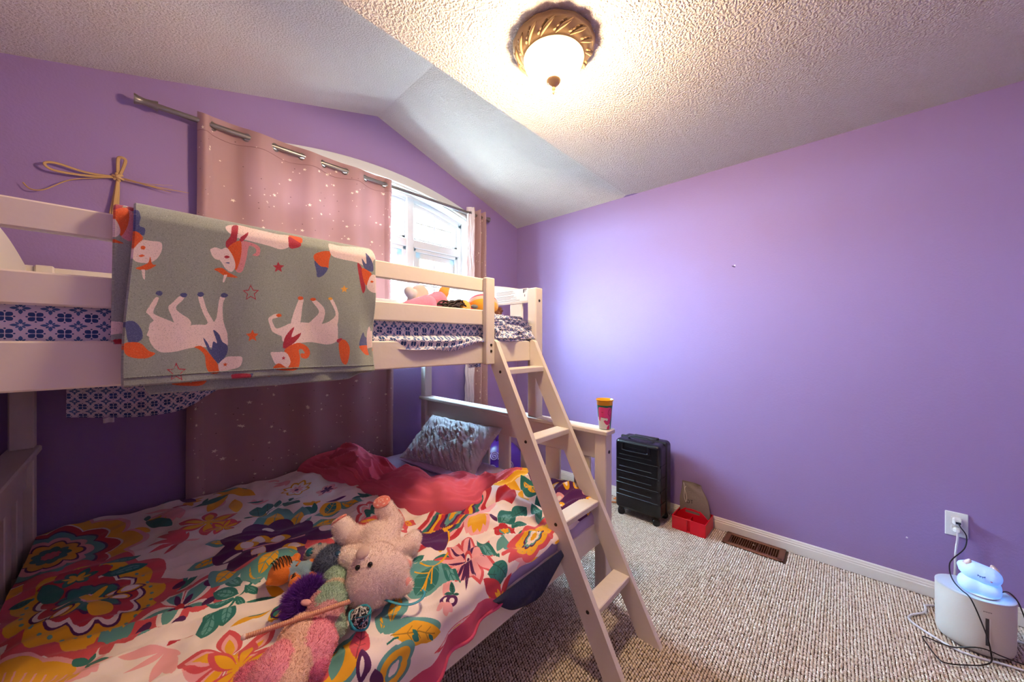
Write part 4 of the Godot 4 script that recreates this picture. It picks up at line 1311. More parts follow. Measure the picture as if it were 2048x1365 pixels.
# printed motifs of the duvet cover, in metres on the cloth: shapes along x and across the bed
const DUVET := [
	["S",-0.204,-2.123,0.011,-2.157,-0.114,-1.771,9,[1.0,"k",0.93,"y",0.72,"w",0.69,"r",0.56,"p",0.53,"T",0.42,"k",0.34,"p",0.31,"y",0.2,"t",0.1,"c"]],
	["S",-0.087,-1.654,0.088,-1.667,-0.023,-1.348,11,[1.0,"c",0.8,"y",0.58,"p",0.55,"w",0.5,"r",0.36,"p",0.33,"t",0.1,"k"]],
	["D","T",-0.087,-1.654,0.088,-1.667,-0.023,-1.348,34,0.69],
	["E","y",-0.087,-1.654,-0.061,-1.692,0.45],
	["E","y",-0.087,-1.654,-0.049,-1.641,0.45],
	["E","y",-0.087,-1.654,-0.077,-1.599,0.45],
	["E","y",-0.087,-1.654,-0.121,-1.603,0.45],
	["E","y",-0.087,-1.654,-0.063,-1.559,0.45],
	["E","y",-0.087,-1.654,-0.105,-1.69,0.45],
	["O",-0.087,-1.654,-0.157,-1.67],
	["O",-0.087,-1.654,-0.153,-1.592],
	["O",-0.087,-1.654,-0.028,-1.657],
	["O",-0.087,-1.654,0.023,-1.648],
	["O",-0.087,-1.654,-0.006,-1.611],
	["L","t","T",-0.082,-1.863,0.022,-1.858,0.34],
	["L","t","T",-0.072,-1.8,0.037,-1.762,0.36],
	["L","t","t",-0.248,-1.787,-0.205,-1.792,0.75],
	["F",-0.124,-1.824,-0.084,-1.892,6,[1,0.7,"r",0.6,0.6,"t",0.4,0.5,"y"],"y"],
	["P","t",-0.156,-1.729,-0.192,-1.833,0.4],
	["P","t",-0.156,-1.729,-0.189,-1.775,0.4],
	["P","t",-0.156,-1.729,-0.166,-1.729,0.4],
	["P","t",-0.156,-1.729,-0.163,-1.802,0.4],
	["P","t",-0.156,-1.729,-0.134,-1.726,0.4],
	["F",0.095,-1.424,0.164,-1.462,5,[1.45,0.86,"c",1.2,0.64,"w",1.08,0.46,"T",0.45,0.4,"p"],"r"],
	["E","p",0.167,-1.453,0.167,-1.453,0.016],
	["E","p",0.102,-1.558,0.102,-1.558,0.016],
	["E","p",0.025,-1.49,0.025,-1.49,0.016],
	["E","p",0.02,-1.382,0.02,-1.382,0.016],
	["E","p",0.086,-1.337,0.086,-1.337,0.016],
	["E","p",0.156,-1.394,0.156,-1.394,0.016],
	["T","t",0.006,0.121,-1.216,0.171,-1.28,0.219,-1.337,0.27,-1.378],
	["L","t","T",0.222,-1.355,0.169,-1.413,0.5],
	["L","t","T",0.23,-1.38,0.213,-1.463,0.5],
	["L","t","T",0.209,-1.327,0.145,-1.346,0.5],
	["L","t","T",0.194,-1.303,0.167,-1.223,0.5],
	["L","t","T",0.158,-1.294,0.12,-1.206,0.5],
	["L","t","T",0.241,-1.368,0.261,-1.313,0.5],
	["L","t","T",0.246,-1.397,0.28,-1.361,0.5],
	["L","t","T",0.214,-1.332,0.224,-1.291,0.5],
	["L","t","T",0.171,-1.308,0.13,-1.271,0.5],
	["P","y",0.296,-1.214,0.178,-1.195,0.22],
	["P","t",0.296,-1.214,0.218,-1.212,0.3],
	["P","y",0.31,-1.272,0.212,-1.294,0.2],
	["P","t",0.308,-1.263,0.23,-1.304,0.24],
	["P","y",0.304,-1.214,0.255,-1.129,0.4],
	["P","t",0.304,-1.214,0.263,-1.164,0.35],
	["P","y",0.287,-1.33,0.322,-1.248,0.3],
	["F",0.16,-1.075,0.175,-1.187,6,[1,0.5,"c",0.86,0.36,"k",0.72,0.26,"y"],"y"],
	["F",0.172,-1.049,0.223,-1.122,5,[0.9,0.5,"c",0.72,0.36,"y"],"y"],
	["P","k",0.06,-1.233,-0.024,-1.272,0.24],
	["P","k",0.06,-1.233,-0.015,-1.205,0.24],
	["P","k",0.06,-1.233,0.027,-1.128,0.24],
	["P","k",0.06,-1.233,0.061,-1.111,0.24],
	["P","k",0.06,-1.233,0.08,-1.18,0.24],
	["P","r",0.058,-1.24,0.111,-1.251,0.36],
	["S",-0.175,-1.377,-0.071,-1.309,-0.155,-1.271,6,[1.0,"k",0.86,"y"]],
	["T","k",0.004,-0.204,-1.439,-0.205,-1.368],
	["T","k",0.004,-0.188,-1.421,-0.191,-1.353],
	["T","k",0.004,-0.171,-1.404,-0.177,-1.338],
	["T","k",0.004,-0.155,-1.386,-0.163,-1.323],
	["T","k",0.004,-0.139,-1.369,-0.148,-1.307],
	["T","k",0.004,-0.122,-1.351,-0.134,-1.292],
	["T","k",0.004,-0.106,-1.334,-0.12,-1.277],
	["T","k",0.004,-0.089,-1.316,-0.106,-1.262],
	["P","T",-0.041,-1.375,0.007,-1.429,0.4],
	["P","T",-0.041,-1.375,-0.025,-1.446,0.4],
	["P","T",-0.041,-1.375,-0.055,-1.445,0.4],
	["P","T",-0.041,-1.375,0.004,-1.382,0.4],
	["P","c",-0.047,-1.389,-0.08,-1.425,0.55],
	["P","c",-0.047,-1.389,-0.017,-1.373,0.55],
	["P","c",-0.047,-1.389,-0.04,-1.337,0.55],
	["P","c",-0.047,-1.389,-0.064,-1.377,0.55],
	["P","t",-0.075,-1.34,-0.1,-1.387,0.4],
	["P","t",-0.075,-1.34,-0.063,-1.369,0.4],
	["P","t",-0.075,-1.34,-0.039,-1.308,0.4],
	["P","t",-0.075,-1.34,-0.071,-1.316,0.4],
	["P","c",0.136,-1.857,0.036,-1.913,0.24],
	["P","c",0.136,-1.857,0.039,-1.847,0.24],
	["P","c",0.136,-1.857,0.065,-1.967,0.24],
	["P","c",0.136,-1.857,0.099,-1.985,0.24],
	["P","c",0.136,-1.857,0.132,-1.95,0.24],
	["P","c",0.136,-1.857,0.154,-1.908,0.24],
	["P","c",0.136,-1.857,0.077,-1.799,0.24],
	["P","k",0.136,-1.857,0.181,-1.843,0.4],
	["P","k",0.14,-2.24,0.038,-2.302,0.28],
	["P","k",0.14,-2.24,0.052,-2.208,0.28],
	["P","k",0.14,-2.24,0.081,-2.134,0.28],
	["P","k",0.14,-2.24,0.109,-2.072,0.28],
	["P","k",0.14,-2.24,0.141,-2.08,0.28],
	["P","r",0.126,-2.28,0.176,-2.251,0.6],
	["P","t",0.041,-2.187,0.048,-2.246,0.35],
	["P","t",0.041,-2.187,0.113,-2.048,0.35],
	["P","t",0.041,-2.187,0.075,-2.129,0.35],
	["F",0.22,-1.963,0.239,-2.075,6,[1,0.5,"c",0.8,0.36,"y"],"y"],
	["F",0.259,-1.892,0.321,-1.887,6,[1,0.5,"c",0.8,0.36,"y"],"y"],
	["T","t",0.005,0.344,-1.82,0.429,-1.93,0.52,-1.961,0.593,-1.953],
	["L","t","t",0.368,-1.88,0.329,-1.9,0.45],
	["L","t","t",0.382,-1.887,0.404,-2.032,0.45],
	["L","t","t",0.424,-1.935,0.447,-2.04,0.45],
	["L","t","t",0.46,-1.946,0.489,-2.008,0.45],
	["L","t","t",0.425,-1.91,0.483,-1.848,0.45],
	["L","t","t",0.492,-1.964,0.537,-1.864,0.45],
	["L","t","t",0.52,-1.961,0.546,-2.003,0.45],
	["P","y",0.326,-2.283,0.234,-2.115,0.32],
	["P","y",0.343,-2.178,0.324,-2.018,0.32],
	["P","t",0.334,-2.245,0.183,-2.194,0.32],
	["P","t",0.379,-2.112,0.443,-2.085,0.32],
	["P","t",0.252,-2.276,0.228,-2.222,0.32],
	["P","y",0.282,-2.36,0.426,-2.175,0.32],
	["P","T",0.282,-2.36,0.375,-2.29,0.32],
	["P","r",0.155,-2.38,0.069,-2.445,0.32],
	["P","T",0.155,-2.38,0.095,-2.364,0.32],
	["P","p",0.21,-2.294,0.158,-2.419,0.32],
	["F",0.586,-2.09,0.657,-2.084,8,[1,0.6,"y",0.85,0.5,"w",0.5,0.4,"k"],"p"],
	["P","t",-0.091,-2.395,-0.088,-2.391,0.5],
	["P","t",-0.041,-2.41,-0.038,-2.407,0.5],
	["P","t",0.001,-2.389,0.005,-2.386,0.5],
	["P","t",-0.149,-2.39,-0.146,-2.387,0.5],
	["L","T","y",0.361,-1.636,0.464,-1.926,0.5],
	["L","T","y",0.423,-1.62,0.536,-1.824,0.5],
	["L","T","y",0.48,-1.613,0.635,-1.628,0.4],
	["L","T","y",0.41,-1.487,0.481,-1.382,0.6],
	["L","T","y",0.371,-1.499,0.354,-1.285,0.7],
	["L","T","y",0.309,-1.509,0.265,-1.358,0.6],
	["L","T","y",0.269,-1.551,0.167,-1.432,0.6],
	["L","T","y",0.245,-1.634,0.127,-1.65,0.45],
	["L","T","y",0.278,-1.691,0.186,-1.759,0.4],
	["P","p",0.364,-1.6,0.58,-1.573,0.42],
	["P","p",0.364,-1.6,0.58,-1.506,0.42],
	["P","p",0.364,-1.6,0.432,-1.349,0.42],
	["P","p",0.364,-1.6,0.347,-1.441,0.42],
	["P","p",0.364,-1.6,0.25,-1.518,0.42],
	["P","p",0.364,-1.6,0.212,-1.627,0.42],
	["P","p",0.364,-1.6,0.249,-1.691,0.42],
	["P","p",0.364,-1.6,0.337,-1.73,0.42],
	["P","p",0.364,-1.6,0.424,-1.712,0.42],
	["P","p",0.364,-1.6,0.488,-1.682,0.42],
	["S",0.362,-1.618,0.519,-1.6,0.352,-1.422,9,[1.0,"p"]],
	["E","y",0.411,-1.706,0.393,-1.635,1.1],
	["E","w",0.411,-1.706,0.393,-1.635,0.6],
	["E","y",0.337,-1.73,0.335,-1.663,1.1],
	["E","w",0.337,-1.73,0.335,-1.663,0.6],
	["E","y",0.296,-1.705,0.295,-1.642,1.1],
	["E","w",0.296,-1.705,0.295,-1.642,0.6],
	["E","y",0.434,-1.574,0.417,-1.511,1.1],
	["E","w",0.434,-1.574,0.417,-1.511,0.6],
	["E","y",0.381,-1.582,0.357,-1.485,1.1],
	["E","w",0.381,-1.582,0.357,-1.485,0.6],
	["E","y",0.257,-1.564,0.314,-1.56,1.1],
	["E","w",0.257,-1.564,0.314,-1.56,0.6],
	["E","w",0.502,-1.707,0.536,-1.734,0.7],
	["E","w",0.53,-1.636,0.549,-1.577,0.7],
	["E","w",0.377,-1.761,0.391,-1.719,0.7],
	["E","w",0.226,-1.598,0.263,-1.6,0.7],
	["T","k",0.012,0.28,-1.612,0.34,-1.61,0.396,-1.598,0.468,-1.572],
	["L","T","y",0.371,-1.499,0.389,-1.41,0.7],
	["L","T","y",0.371,-1.499,0.316,-1.349,0.7],
	["L","T","y",0.371,-1.499,0.272,-1.396,0.7],
	["P","c",0.3,-1.491,0.228,-1.491,0.6],
	["P","c",0.469,-1.537,0.509,-1.351,0.5],
	["L","T","y",0.551,-1.718,0.648,-1.681,0.5],
	["L","T","y",0.664,-1.76,0.746,-1.647,0.5],
	["L","y","t",0.58,-1.687,0.67,-1.778,0.7],
	["P","p",0.627,-1.8,0.717,-1.78,0.2],
	["F",0.684,-1.942,0.732,-1.965,6,[1,0.6,"k",0.6,0.5,"p"],"p"],
	["S",0.737,-1.454,0.772,-1.3,0.814,-1.527,9,[1.0,"c",0.88,"w",0.8,"k",0.7,"t",0.45,"w",0.3,"c"]],
	["L","c","y",0.762,-1.429,0.795,-1.392,0.5],
	["L","c","y",0.762,-1.429,0.823,-1.322,0.5],
	["L","c","y",0.762,-1.429,0.761,-1.294,0.5],
	["L","c","y",0.762,-1.429,0.632,-1.488,0.5],
	["S",0.955,-1.241,1.16,-1.226,0.793,-1.109,7,[1.0,"r",0.84,"k",0.76,"t",0.62,"p",0.55,"y",0.44,"r",0.3,"p",0.2,"T",0.1,"y"]],
	["P","y",0.873,-1.195,0.811,-1.261,0.35],
	["P","y",0.873,-1.195,0.757,-1.202,0.35],
	["P","y",0.873,-1.195,0.758,-1.129,0.35],
	["P","y",0.873,-1.195,0.765,-1.07,0.35],
	["P","p",0.811,-1.261,0.804,-1.291,0.6],
	["P","p",0.811,-1.261,0.791,-1.243,0.6],
	["P","p",0.811,-1.261,0.781,-1.07,0.6],
	["P","k",1.031,-1.159,0.908,-1.097,0.5],
	["P","k",1.031,-1.159,0.914,-1.071,0.5],
	["P","k",1.031,-1.159,0.934,-1.05,0.5],
	["P","k",1.031,-1.159,0.972,-1.048,0.5],
	["P","k",1.031,-1.159,1.021,-1.079,0.5],
	["P","k",1.031,-1.159,1.092,-1.142,0.5],
	["P","k",1.031,-1.159,1.165,-1.193,0.5],
	["P","y",1.02,-1.147,0.926,-1.108,0.36],
	["P","y",1.02,-1.147,0.932,-1.081,0.36],
	["P","y",1.02,-1.147,0.954,-1.067,0.36],
	["P","y",1.02,-1.147,0.984,-1.066,0.36],
	["P","y",1.02,-1.147,1.026,-1.095,0.36],
	["P","p",1.042,-1.101,1.042,-1.056,0.6],
	["F",1.022,-0.994,1.065,-0.989,6,[1.15,0.9,"r",0.62,0.8,"T",0.42,0.8,"y"],"y"],
	["L","t","T",1.037,-1.04,1.159,-1.07,0.6],
	["L","t","t",1.129,-1.054,1.224,-1.051,0.7],
	["L","t","t",1.063,-0.992,1.149,-0.986,0.7],
	["P","T",0.976,-0.949,0.965,-0.978,0.45],
	["P","T",0.976,-0.949,0.944,-0.947,0.45],
	["P","T",0.976,-0.949,0.954,-0.918,0.45],
	["P","T",0.976,-0.949,0.938,-0.885,0.45],
	["P","T",0.976,-0.949,0.914,-0.927,0.45],
	["F",0.801,-0.956,0.872,-1.041,9,[1.1,0.46,"c",0.98,0.36,"k"],"w"],
	["P","p",0.801,-0.956,0.872,-1.032,0.1],
	["P","p",0.801,-0.956,0.879,-0.999,0.1],
	["P","p",0.801,-0.956,0.795,-1.055,0.1],
	["P","p",0.801,-0.956,0.745,-0.999,0.1],
	["P","p",0.801,-0.956,0.711,-0.924,0.1],
	["P","p",0.801,-0.956,0.712,-0.86,0.1],
	["P","p",0.801,-0.956,0.761,-0.869,0.1],
	["P","p",0.801,-0.956,0.834,-0.904,0.1],
	["P","p",0.801,-0.956,0.707,-0.89,0.1],
	["E","c",0.801,-0.956,0.817,-0.975,1.0],
	["E","w",0.801,-0.956,0.812,-0.969,1.0],
	["E","p",0.801,-0.956,0.807,-0.963,1.0],
	["L","t","T",0.895,-1.017,0.875,-0.875,0.36],
	["L","T","t",0.74,-1.034,0.577,-0.957,0.85],
	["T","y",0.006,0.777,-1.042,0.699,-1.019,0.625,-0.977],
	["T","y",0.005,0.709,-1.023,0.674,-1.06],
	["T","y",0.005,0.674,-1.004,0.646,-1.048],
	["T","y",0.005,0.704,-1.027,0.662,-0.976],
	["T","y",0.005,0.664,-1.0,0.627,-0.964],
	["L","t","T",0.712,-1.095,0.626,-1.083,0.4],
	["L","t","T",0.738,-1.021,0.711,-0.886,0.3],
	["L","t","t",0.669,-0.87,0.65,-0.89,0.5],
	["L","t","t",0.669,-0.87,0.686,-0.9,0.5],
	["L","t","t",0.669,-0.87,0.686,-0.861,0.5],
	["E","p",0.64,-0.867,0.64,-0.867,0.02],
	["E","w",0.64,-0.867,0.64,-0.867,0.009],
	["E","p",0.655,-0.856,0.655,-0.856,0.02],
	["E","w",0.655,-0.856,0.655,-0.856,0.009],
	["P","k",0.632,-0.863,0.606,-0.867,0.6],
	["P","k",0.632,-0.863,0.645,-0.829,0.6],
	["P","k",0.632,-0.863,0.625,-0.829,0.6],
	["L","t","t",0.801,-0.855,0.88,-0.823,0.8],
	["L","t","t",0.844,-0.877,0.871,-0.809,0.7],
	["P","r",0.835,-0.768,0.777,-0.849,0.5],
	["P","r",0.835,-0.768,0.81,-0.839,0.5],
	["P","r",0.835,-0.768,0.88,-0.791,0.5],
	["P","r",0.835,-0.768,0.898,-0.801,0.5],
	["P","r",0.835,-0.768,0.793,-0.805,0.5],
	["P","y",0.835,-0.768,0.814,-0.794,0.36],
	["P","y",0.835,-0.768,0.827,-0.8,0.36],
	["P","y",0.835,-0.768,0.853,-0.78,0.36],
	["S",0.533,-0.867,0.599,-0.823,0.56,-0.88,1,[1.0,"T"]],
	["L","y","y",0.468,-0.876,0.602,-0.813,0.4],
	["P","t",0.516,-0.847,0.531,-0.824,0.5],
	["P","t",0.522,-0.858,0.531,-0.836,0.4],
	["P","t",0.563,-0.829,0.575,-0.807,0.4],
	["T","t",0.005,0.481,-0.861,0.453,-0.866],
	["S",1.082,-0.891,1.257,-0.941,1.009,-0.932,9,[1.0,"c",0.7,"y",0.4,"p",0.33,"T",0.25,"w",0.12,"y"]],
	["D","T",1.082,-0.891,1.257,-0.941,1.009,-0.932,20,0.56],
	["S",0.658,-0.783,0.715,-0.795,0.599,-0.781,5,[1.0,"c",0.75,"w",0.6,"k",0.4,"w",0.2,"y"]],
	["L","t","t",1.345,-1.084,1.28,-0.99,0.5],
	["L","t","T",1.254,-1.044,1.216,-0.96,0.5],
	["F",1.443,-1.389,1.625,-1.548,4,[1,1.1,"y",0.8,1.0,"c"],"T"],
	["P","T",1.416,-1.267,1.504,-1.404,0.35],
	["P","T",1.416,-1.267,1.584,-1.36,0.35],
	["P","T",1.416,-1.267,1.495,-1.218,0.35],
	["P","T",1.416,-1.267,1.436,-1.246,0.35],
	["L","t","y",1.353,-1.199,1.351,-1.078,0.8],
	["P","r",1.253,-1.244,1.178,-1.099,0.6],
	["S",0.351,-0.891,0.4,-0.873,0.316,-0.841,4,[1.0,"T",0.8,"y"]],
	["S",0.456,-0.804,0.512,-0.796,0.434,-0.757,4,[1.0,"T",0.78,"y",0.4,"T",0.25,"w"]],
	["S",0.287,-0.897,0.324,-0.889,0.262,-0.873,4,[1.0,"c",0.5,"p",0.25,"k"]],
	["L","c","c",0.372,-0.867,0.419,-0.934,0.6],
	["P","p",0.372,-0.809,0.394,-0.879,0.5],
	["P","w",0.372,-0.825,0.385,-0.862,0.3],
	["P","p",0.412,-0.772,0.408,-0.831,0.6],
	["P","T",0.316,-0.867,0.366,-0.938,0.4],
	["L","t","T",0.253,-0.917,0.308,-0.938,0.3],
	["L","T","y",0.456,-0.909,0.516,-0.977,0.6],
	["L","T","y",0.477,-0.903,0.563,-0.996,0.6]]

# printed shapes of the fleece throw, in metres on its front
const UNICORNS := [
	["b",1,-0.011,1.316,0.003,1.318,0.014,1.3,0.016,1.28,0.008,1.27,-0.006,1.27,-0.01,1.296],
	["o",1,-0.013,1.266,0.001,1.27,0.014,1.266,0.026,1.249,0.037,1.242,0.024,1.232,0.003,1.233,-0.011,1.243],
	["w",1,0.026,1.283,0.029,1.304,0.035,1.318,0.027,1.334,0.022,1.341,0.026,1.352,0.037,1.376,0.043,1.377,0.041,1.366,0.034,1.342,0.041,1.333,0.061,1.322,0.079,1.307],
	["w",1,0.031,1.318,0.061,1.322,0.081,1.305,0.1,1.311,0.119,1.313,0.142,1.312,0.153,1.322,0.168,1.307,0.174,1.265,0.165,1.25,0.136,1.254,0.113,1.255,0.092,1.251,0.071,1.245,0.046,1.245,0.031,1.263,0.026,1.287],
	["w",1,0.077,1.305,0.063,1.34,0.06,1.356,0.066,1.365,0.08,1.384,0.089,1.383,0.085,1.373,0.073,1.355,0.081,1.341,0.097,1.327,0.1,1.311],
	["w",1,0.123,1.31,0.133,1.318,0.123,1.347,0.115,1.383,0.122,1.388,0.126,1.377,0.132,1.351,0.143,1.326,0.147,1.311],
	["w",1,0.144,1.311,0.151,1.333,0.158,1.387,0.169,1.388,0.164,1.368,0.165,1.323,0.173,1.284],
	["b",1,0.05,1.389,0.048,1.384,0.044,1.382,0.04,1.384,0.038,1.387,0.04,1.392,0.044,1.394,0.048,1.393],
	["b",1,0.094,1.388,0.092,1.383,0.088,1.381,0.083,1.383,0.081,1.387,0.083,1.391,0.088,1.393,0.092,1.392],
	["b",1,0.126,1.392,0.124,1.388,0.12,1.385,0.115,1.387,0.113,1.391,0.115,1.396,0.12,1.398,0.124,1.397],
	["b",1,0.175,1.394,0.172,1.389,0.167,1.387,0.162,1.388,0.16,1.392,0.162,1.397,0.167,1.4,0.172,1.398],
	["b",1,0.124,1.278,0.133,1.265,0.14,1.247,0.144,1.269,0.152,1.265,0.144,1.299,0.156,1.288,0.162,1.269,0.173,1.257,0.171,1.234,0.156,1.212,0.147,1.22,0.136,1.239],
	["o",1,0.107,1.255,0.119,1.258,0.13,1.247,0.142,1.228,0.153,1.208,0.155,1.186,0.139,1.186,0.13,1.202,0.127,1.232,0.116,1.249],
	["w",1,0.156,1.212,0.171,1.227,0.186,1.228,0.203,1.226,0.203,1.21,0.196,1.198,0.177,1.192,0.159,1.187,0.154,1.201],
	["o",0,0.168,1.213,0.169,1.209,0.173,1.209,0.17,1.206,0.171,1.202,0.168,1.204,0.165,1.202,0.166,1.206,0.163,1.209,0.167,1.209],
	["w",1,0.171,1.576,0.2,1.587,0.234,1.585,0.293,1.582,0.328,1.583,0.32,1.555,0.297,1.542,0.272,1.546,0.248,1.549,0.221,1.552,0.189,1.557],
	["r",1,0.323,1.582,0.349,1.574,0.349,1.561,0.326,1.55,0.318,1.559],
	["o",1,0.323,1.585,0.358,1.585,0.353,1.571,0.338,1.576],
	["r",1,0.171,1.538,0.18,1.555,0.186,1.58,0.2,1.585,0.196,1.566,0.192,1.542,0.174,1.523],
	["r",1,0.2,1.544,0.203,1.558,0.221,1.574,0.213,1.556,0.205,1.545],
	["k",1,0.203,1.545,0.228,1.547,0.246,1.537,0.244,1.514,0.229,1.512,0.238,1.523,0.234,1.535,0.221,1.536,0.215,1.499,0.205,1.462,0.192,1.464,0.2,1.505],
	["o",1,0.174,1.521,0.202,1.548,0.203,1.505,0.192,1.464,0.186,1.494],
	["w",1,0.139,1.513,0.15,1.52,0.162,1.517,0.173,1.523,0.186,1.502,0.191,1.476,0.183,1.459,0.171,1.465,0.159,1.486,0.15,1.488,0.142,1.498],
	["r",1,0.179,1.499,0.177,1.496,0.173,1.494,0.169,1.495,0.168,1.497,0.169,1.5,0.173,1.502,0.177,1.501],
	["b",1,0.179,1.483,0.178,1.482,0.175,1.481,0.172,1.481,0.17,1.482,0.172,1.483,0.175,1.484,0.178,1.484],
	["o",1,0.147,1.461,0.162,1.467,0.177,1.456,0.196,1.445,0.171,1.445,0.156,1.455],
	["w",0,0.167,1.449,0.174,1.45,0.167,1.428,0.164,1.429],
	["b",1,-0.003,1.566,0.008,1.579,0.013,1.567,0.011,1.546,0.02,1.541,0.018,1.524,0.005,1.53,-0.003,1.534],
	["o",1,-0.004,1.526,0.008,1.53,0.017,1.517,0.008,1.501,-0.001,1.481,-0.005,1.492],
	["w",1,-0.002,1.48,0.008,1.501,0.017,1.513,0.031,1.513,0.047,1.513,0.049,1.496,0.041,1.473,0.029,1.461,0.017,1.458,0.005,1.46,-0.001,1.47],
	["o",1,0.021,1.496,0.02,1.492,0.017,1.49,0.014,1.491,0.013,1.494,0.014,1.497,0.017,1.499,0.02,1.498],
	["o",1,0.02,1.476,0.018,1.474,0.015,1.472,0.012,1.472,0.01,1.474,0.012,1.476,0.015,1.478,0.018,1.477],
	["o",1,0.005,1.444,0.017,1.452,0.026,1.461,0.029,1.475,0.032,1.458,0.039,1.456,0.026,1.444,0.014,1.441],
	["w",0,0.014,1.442,0.02,1.443,0.02,1.419,0.017,1.42],
	["w",1,0.297,1.283,0.275,1.296,0.268,1.316,0.265,1.335,0.282,1.349,0.291,1.347,0.289,1.339,0.275,1.333,0.276,1.322,0.287,1.306,0.323,1.324,0.349,1.327,0.377,1.326,0.41,1.325,0.449,1.338,0.455,1.287,0.449,1.268,0.423,1.259,0.381,1.266,0.349,1.264,0.323,1.256,0.3,1.269],
	["w",1,0.321,1.316,0.345,1.397,0.358,1.398,0.355,1.38,0.345,1.318],
	["w",1,0.371,1.321,0.382,1.337,0.399,1.358,0.397,1.372,0.38,1.397,0.39,1.401,0.417,1.369,0.404,1.32],
	["w",1,0.419,1.323,0.449,1.356,0.431,1.405,0.441,1.406,0.457,1.362,0.449,1.315],
	["o",1,0.298,1.345,0.296,1.342,0.291,1.34,0.287,1.341,0.284,1.345,0.287,1.348,0.291,1.35,0.296,1.349],
	["o",1,0.357,1.402,0.355,1.398,0.349,1.396,0.344,1.397,0.342,1.401,0.344,1.405,0.349,1.407,0.355,1.406],
	["o",1,0.392,1.402,0.39,1.398,0.384,1.396,0.379,1.397,0.376,1.4,0.379,1.404,0.384,1.406,0.39,1.405],
	["y",1,0.44,1.408,0.438,1.405,0.434,1.403,0.429,1.404,0.427,1.407,0.429,1.41,0.434,1.412,0.438,1.411],
	["r",1,0.3,1.252,0.308,1.285,0.331,1.312,0.323,1.281,0.349,1.295,0.338,1.273,0.311,1.249],
	["o",1,0.304,1.243,0.338,1.264,0.365,1.253,0.374,1.233,0.365,1.216,0.349,1.219,0.347,1.231,0.359,1.232,0.351,1.244,0.342,1.242,0.345,1.216,0.338,1.186,0.314,1.183,0.316,1.217],
	["w",1,0.27,1.236,0.286,1.237,0.308,1.235,0.319,1.209,0.311,1.192,0.297,1.197,0.282,1.202,0.274,1.219],
	["o",1,0.277,1.188,0.289,1.204,0.308,1.191,0.323,1.187,0.319,1.181],
	["r",0,0.301,1.225,0.303,1.221,0.306,1.221,0.304,1.218,0.304,1.214,0.301,1.216,0.298,1.214,0.299,1.218,0.297,1.221,0.3,1.221],
	["r",1,0.452,1.275,0.467,1.28,0.467,1.266,0.454,1.266],
	["o",1,0.458,1.266,0.476,1.275,0.491,1.249,0.487,1.211,0.479,1.193,0.467,1.202,0.46,1.23],
	["o",1,0.389,1.544,0.415,1.559,0.437,1.56,0.432,1.531,0.427,1.503,0.406,1.508,0.389,1.526],
	["b",1,0.389,1.524,0.406,1.509,0.428,1.507,0.415,1.482,0.397,1.473,0.394,1.493],
	["w",1,0.436,1.582,0.476,1.583,0.564,1.595,0.595,1.583,0.579,1.555,0.564,1.528,0.524,1.541,0.476,1.543,0.44,1.55],
	["b",1,0.539,1.558,0.554,1.541,0.555,1.577,0.575,1.554,0.577,1.519,0.548,1.524],
	["r",1,0.523,1.539,0.539,1.524,0.544,1.485,0.549,1.456,0.54,1.438,0.53,1.483],
	["o",1,0.539,1.524,0.569,1.513,0.569,1.498,0.554,1.466,0.543,1.485],
	["w",1,0.554,1.466,0.569,1.503,0.587,1.501,0.587,1.447,0.564,1.447],
	["o",1,0.577,1.482,0.575,1.479,0.571,1.477,0.568,1.478,0.566,1.48,0.568,1.483,0.571,1.485,0.575,1.484],
	["b",1,0.524,1.268,0.539,1.302,0.548,1.287,0.569,1.278,0.574,1.252,0.529,1.253],
	["o",1,0.524,1.255,0.574,1.255,0.577,1.232,0.554,1.223,0.534,1.236],
	["r",0,0.291,1.505,0.295,1.495,0.306,1.495,0.298,1.486,0.3,1.475,0.291,1.48,0.282,1.472,0.285,1.484,0.277,1.491,0.287,1.493],
	["r",0,0.224,1.429,0.23,1.414,0.243,1.414,0.233,1.402,0.236,1.386,0.224,1.394,0.213,1.384,0.216,1.401,0.206,1.41,0.219,1.413],
	["s",0,0.224,1.424,0.229,1.412,0.239,1.412,0.231,1.403,0.234,1.39,0.224,1.396,0.215,1.388,0.218,1.401,0.21,1.409,0.22,1.411],
	["o",0,0.227,1.302,0.231,1.291,0.241,1.29,0.233,1.281,0.236,1.269,0.227,1.276,0.218,1.269,0.22,1.281,0.212,1.29,0.223,1.291],
	["y",0,0.478,1.457,0.481,1.449,0.49,1.449,0.483,1.442,0.485,1.434,0.478,1.438,0.47,1.432,0.472,1.441,0.466,1.446,0.474,1.448],
	["r",0,0.073,1.219,0.078,1.203,0.091,1.201,0.081,1.19,0.084,1.173,0.073,1.183,0.063,1.175,0.066,1.191,0.056,1.203,0.069,1.203],
	["s",0,0.073,1.214,0.077,1.201,0.088,1.199,0.08,1.191,0.082,1.177,0.073,1.185,0.065,1.178,0.067,1.192,0.06,1.201,0.069,1.202],
	["b",1,0.208,1.174,0.228,1.179,0.221,1.165],
	["r",1,0.183,1.18,0.221,1.178,0.218,1.165,0.186,1.167]]

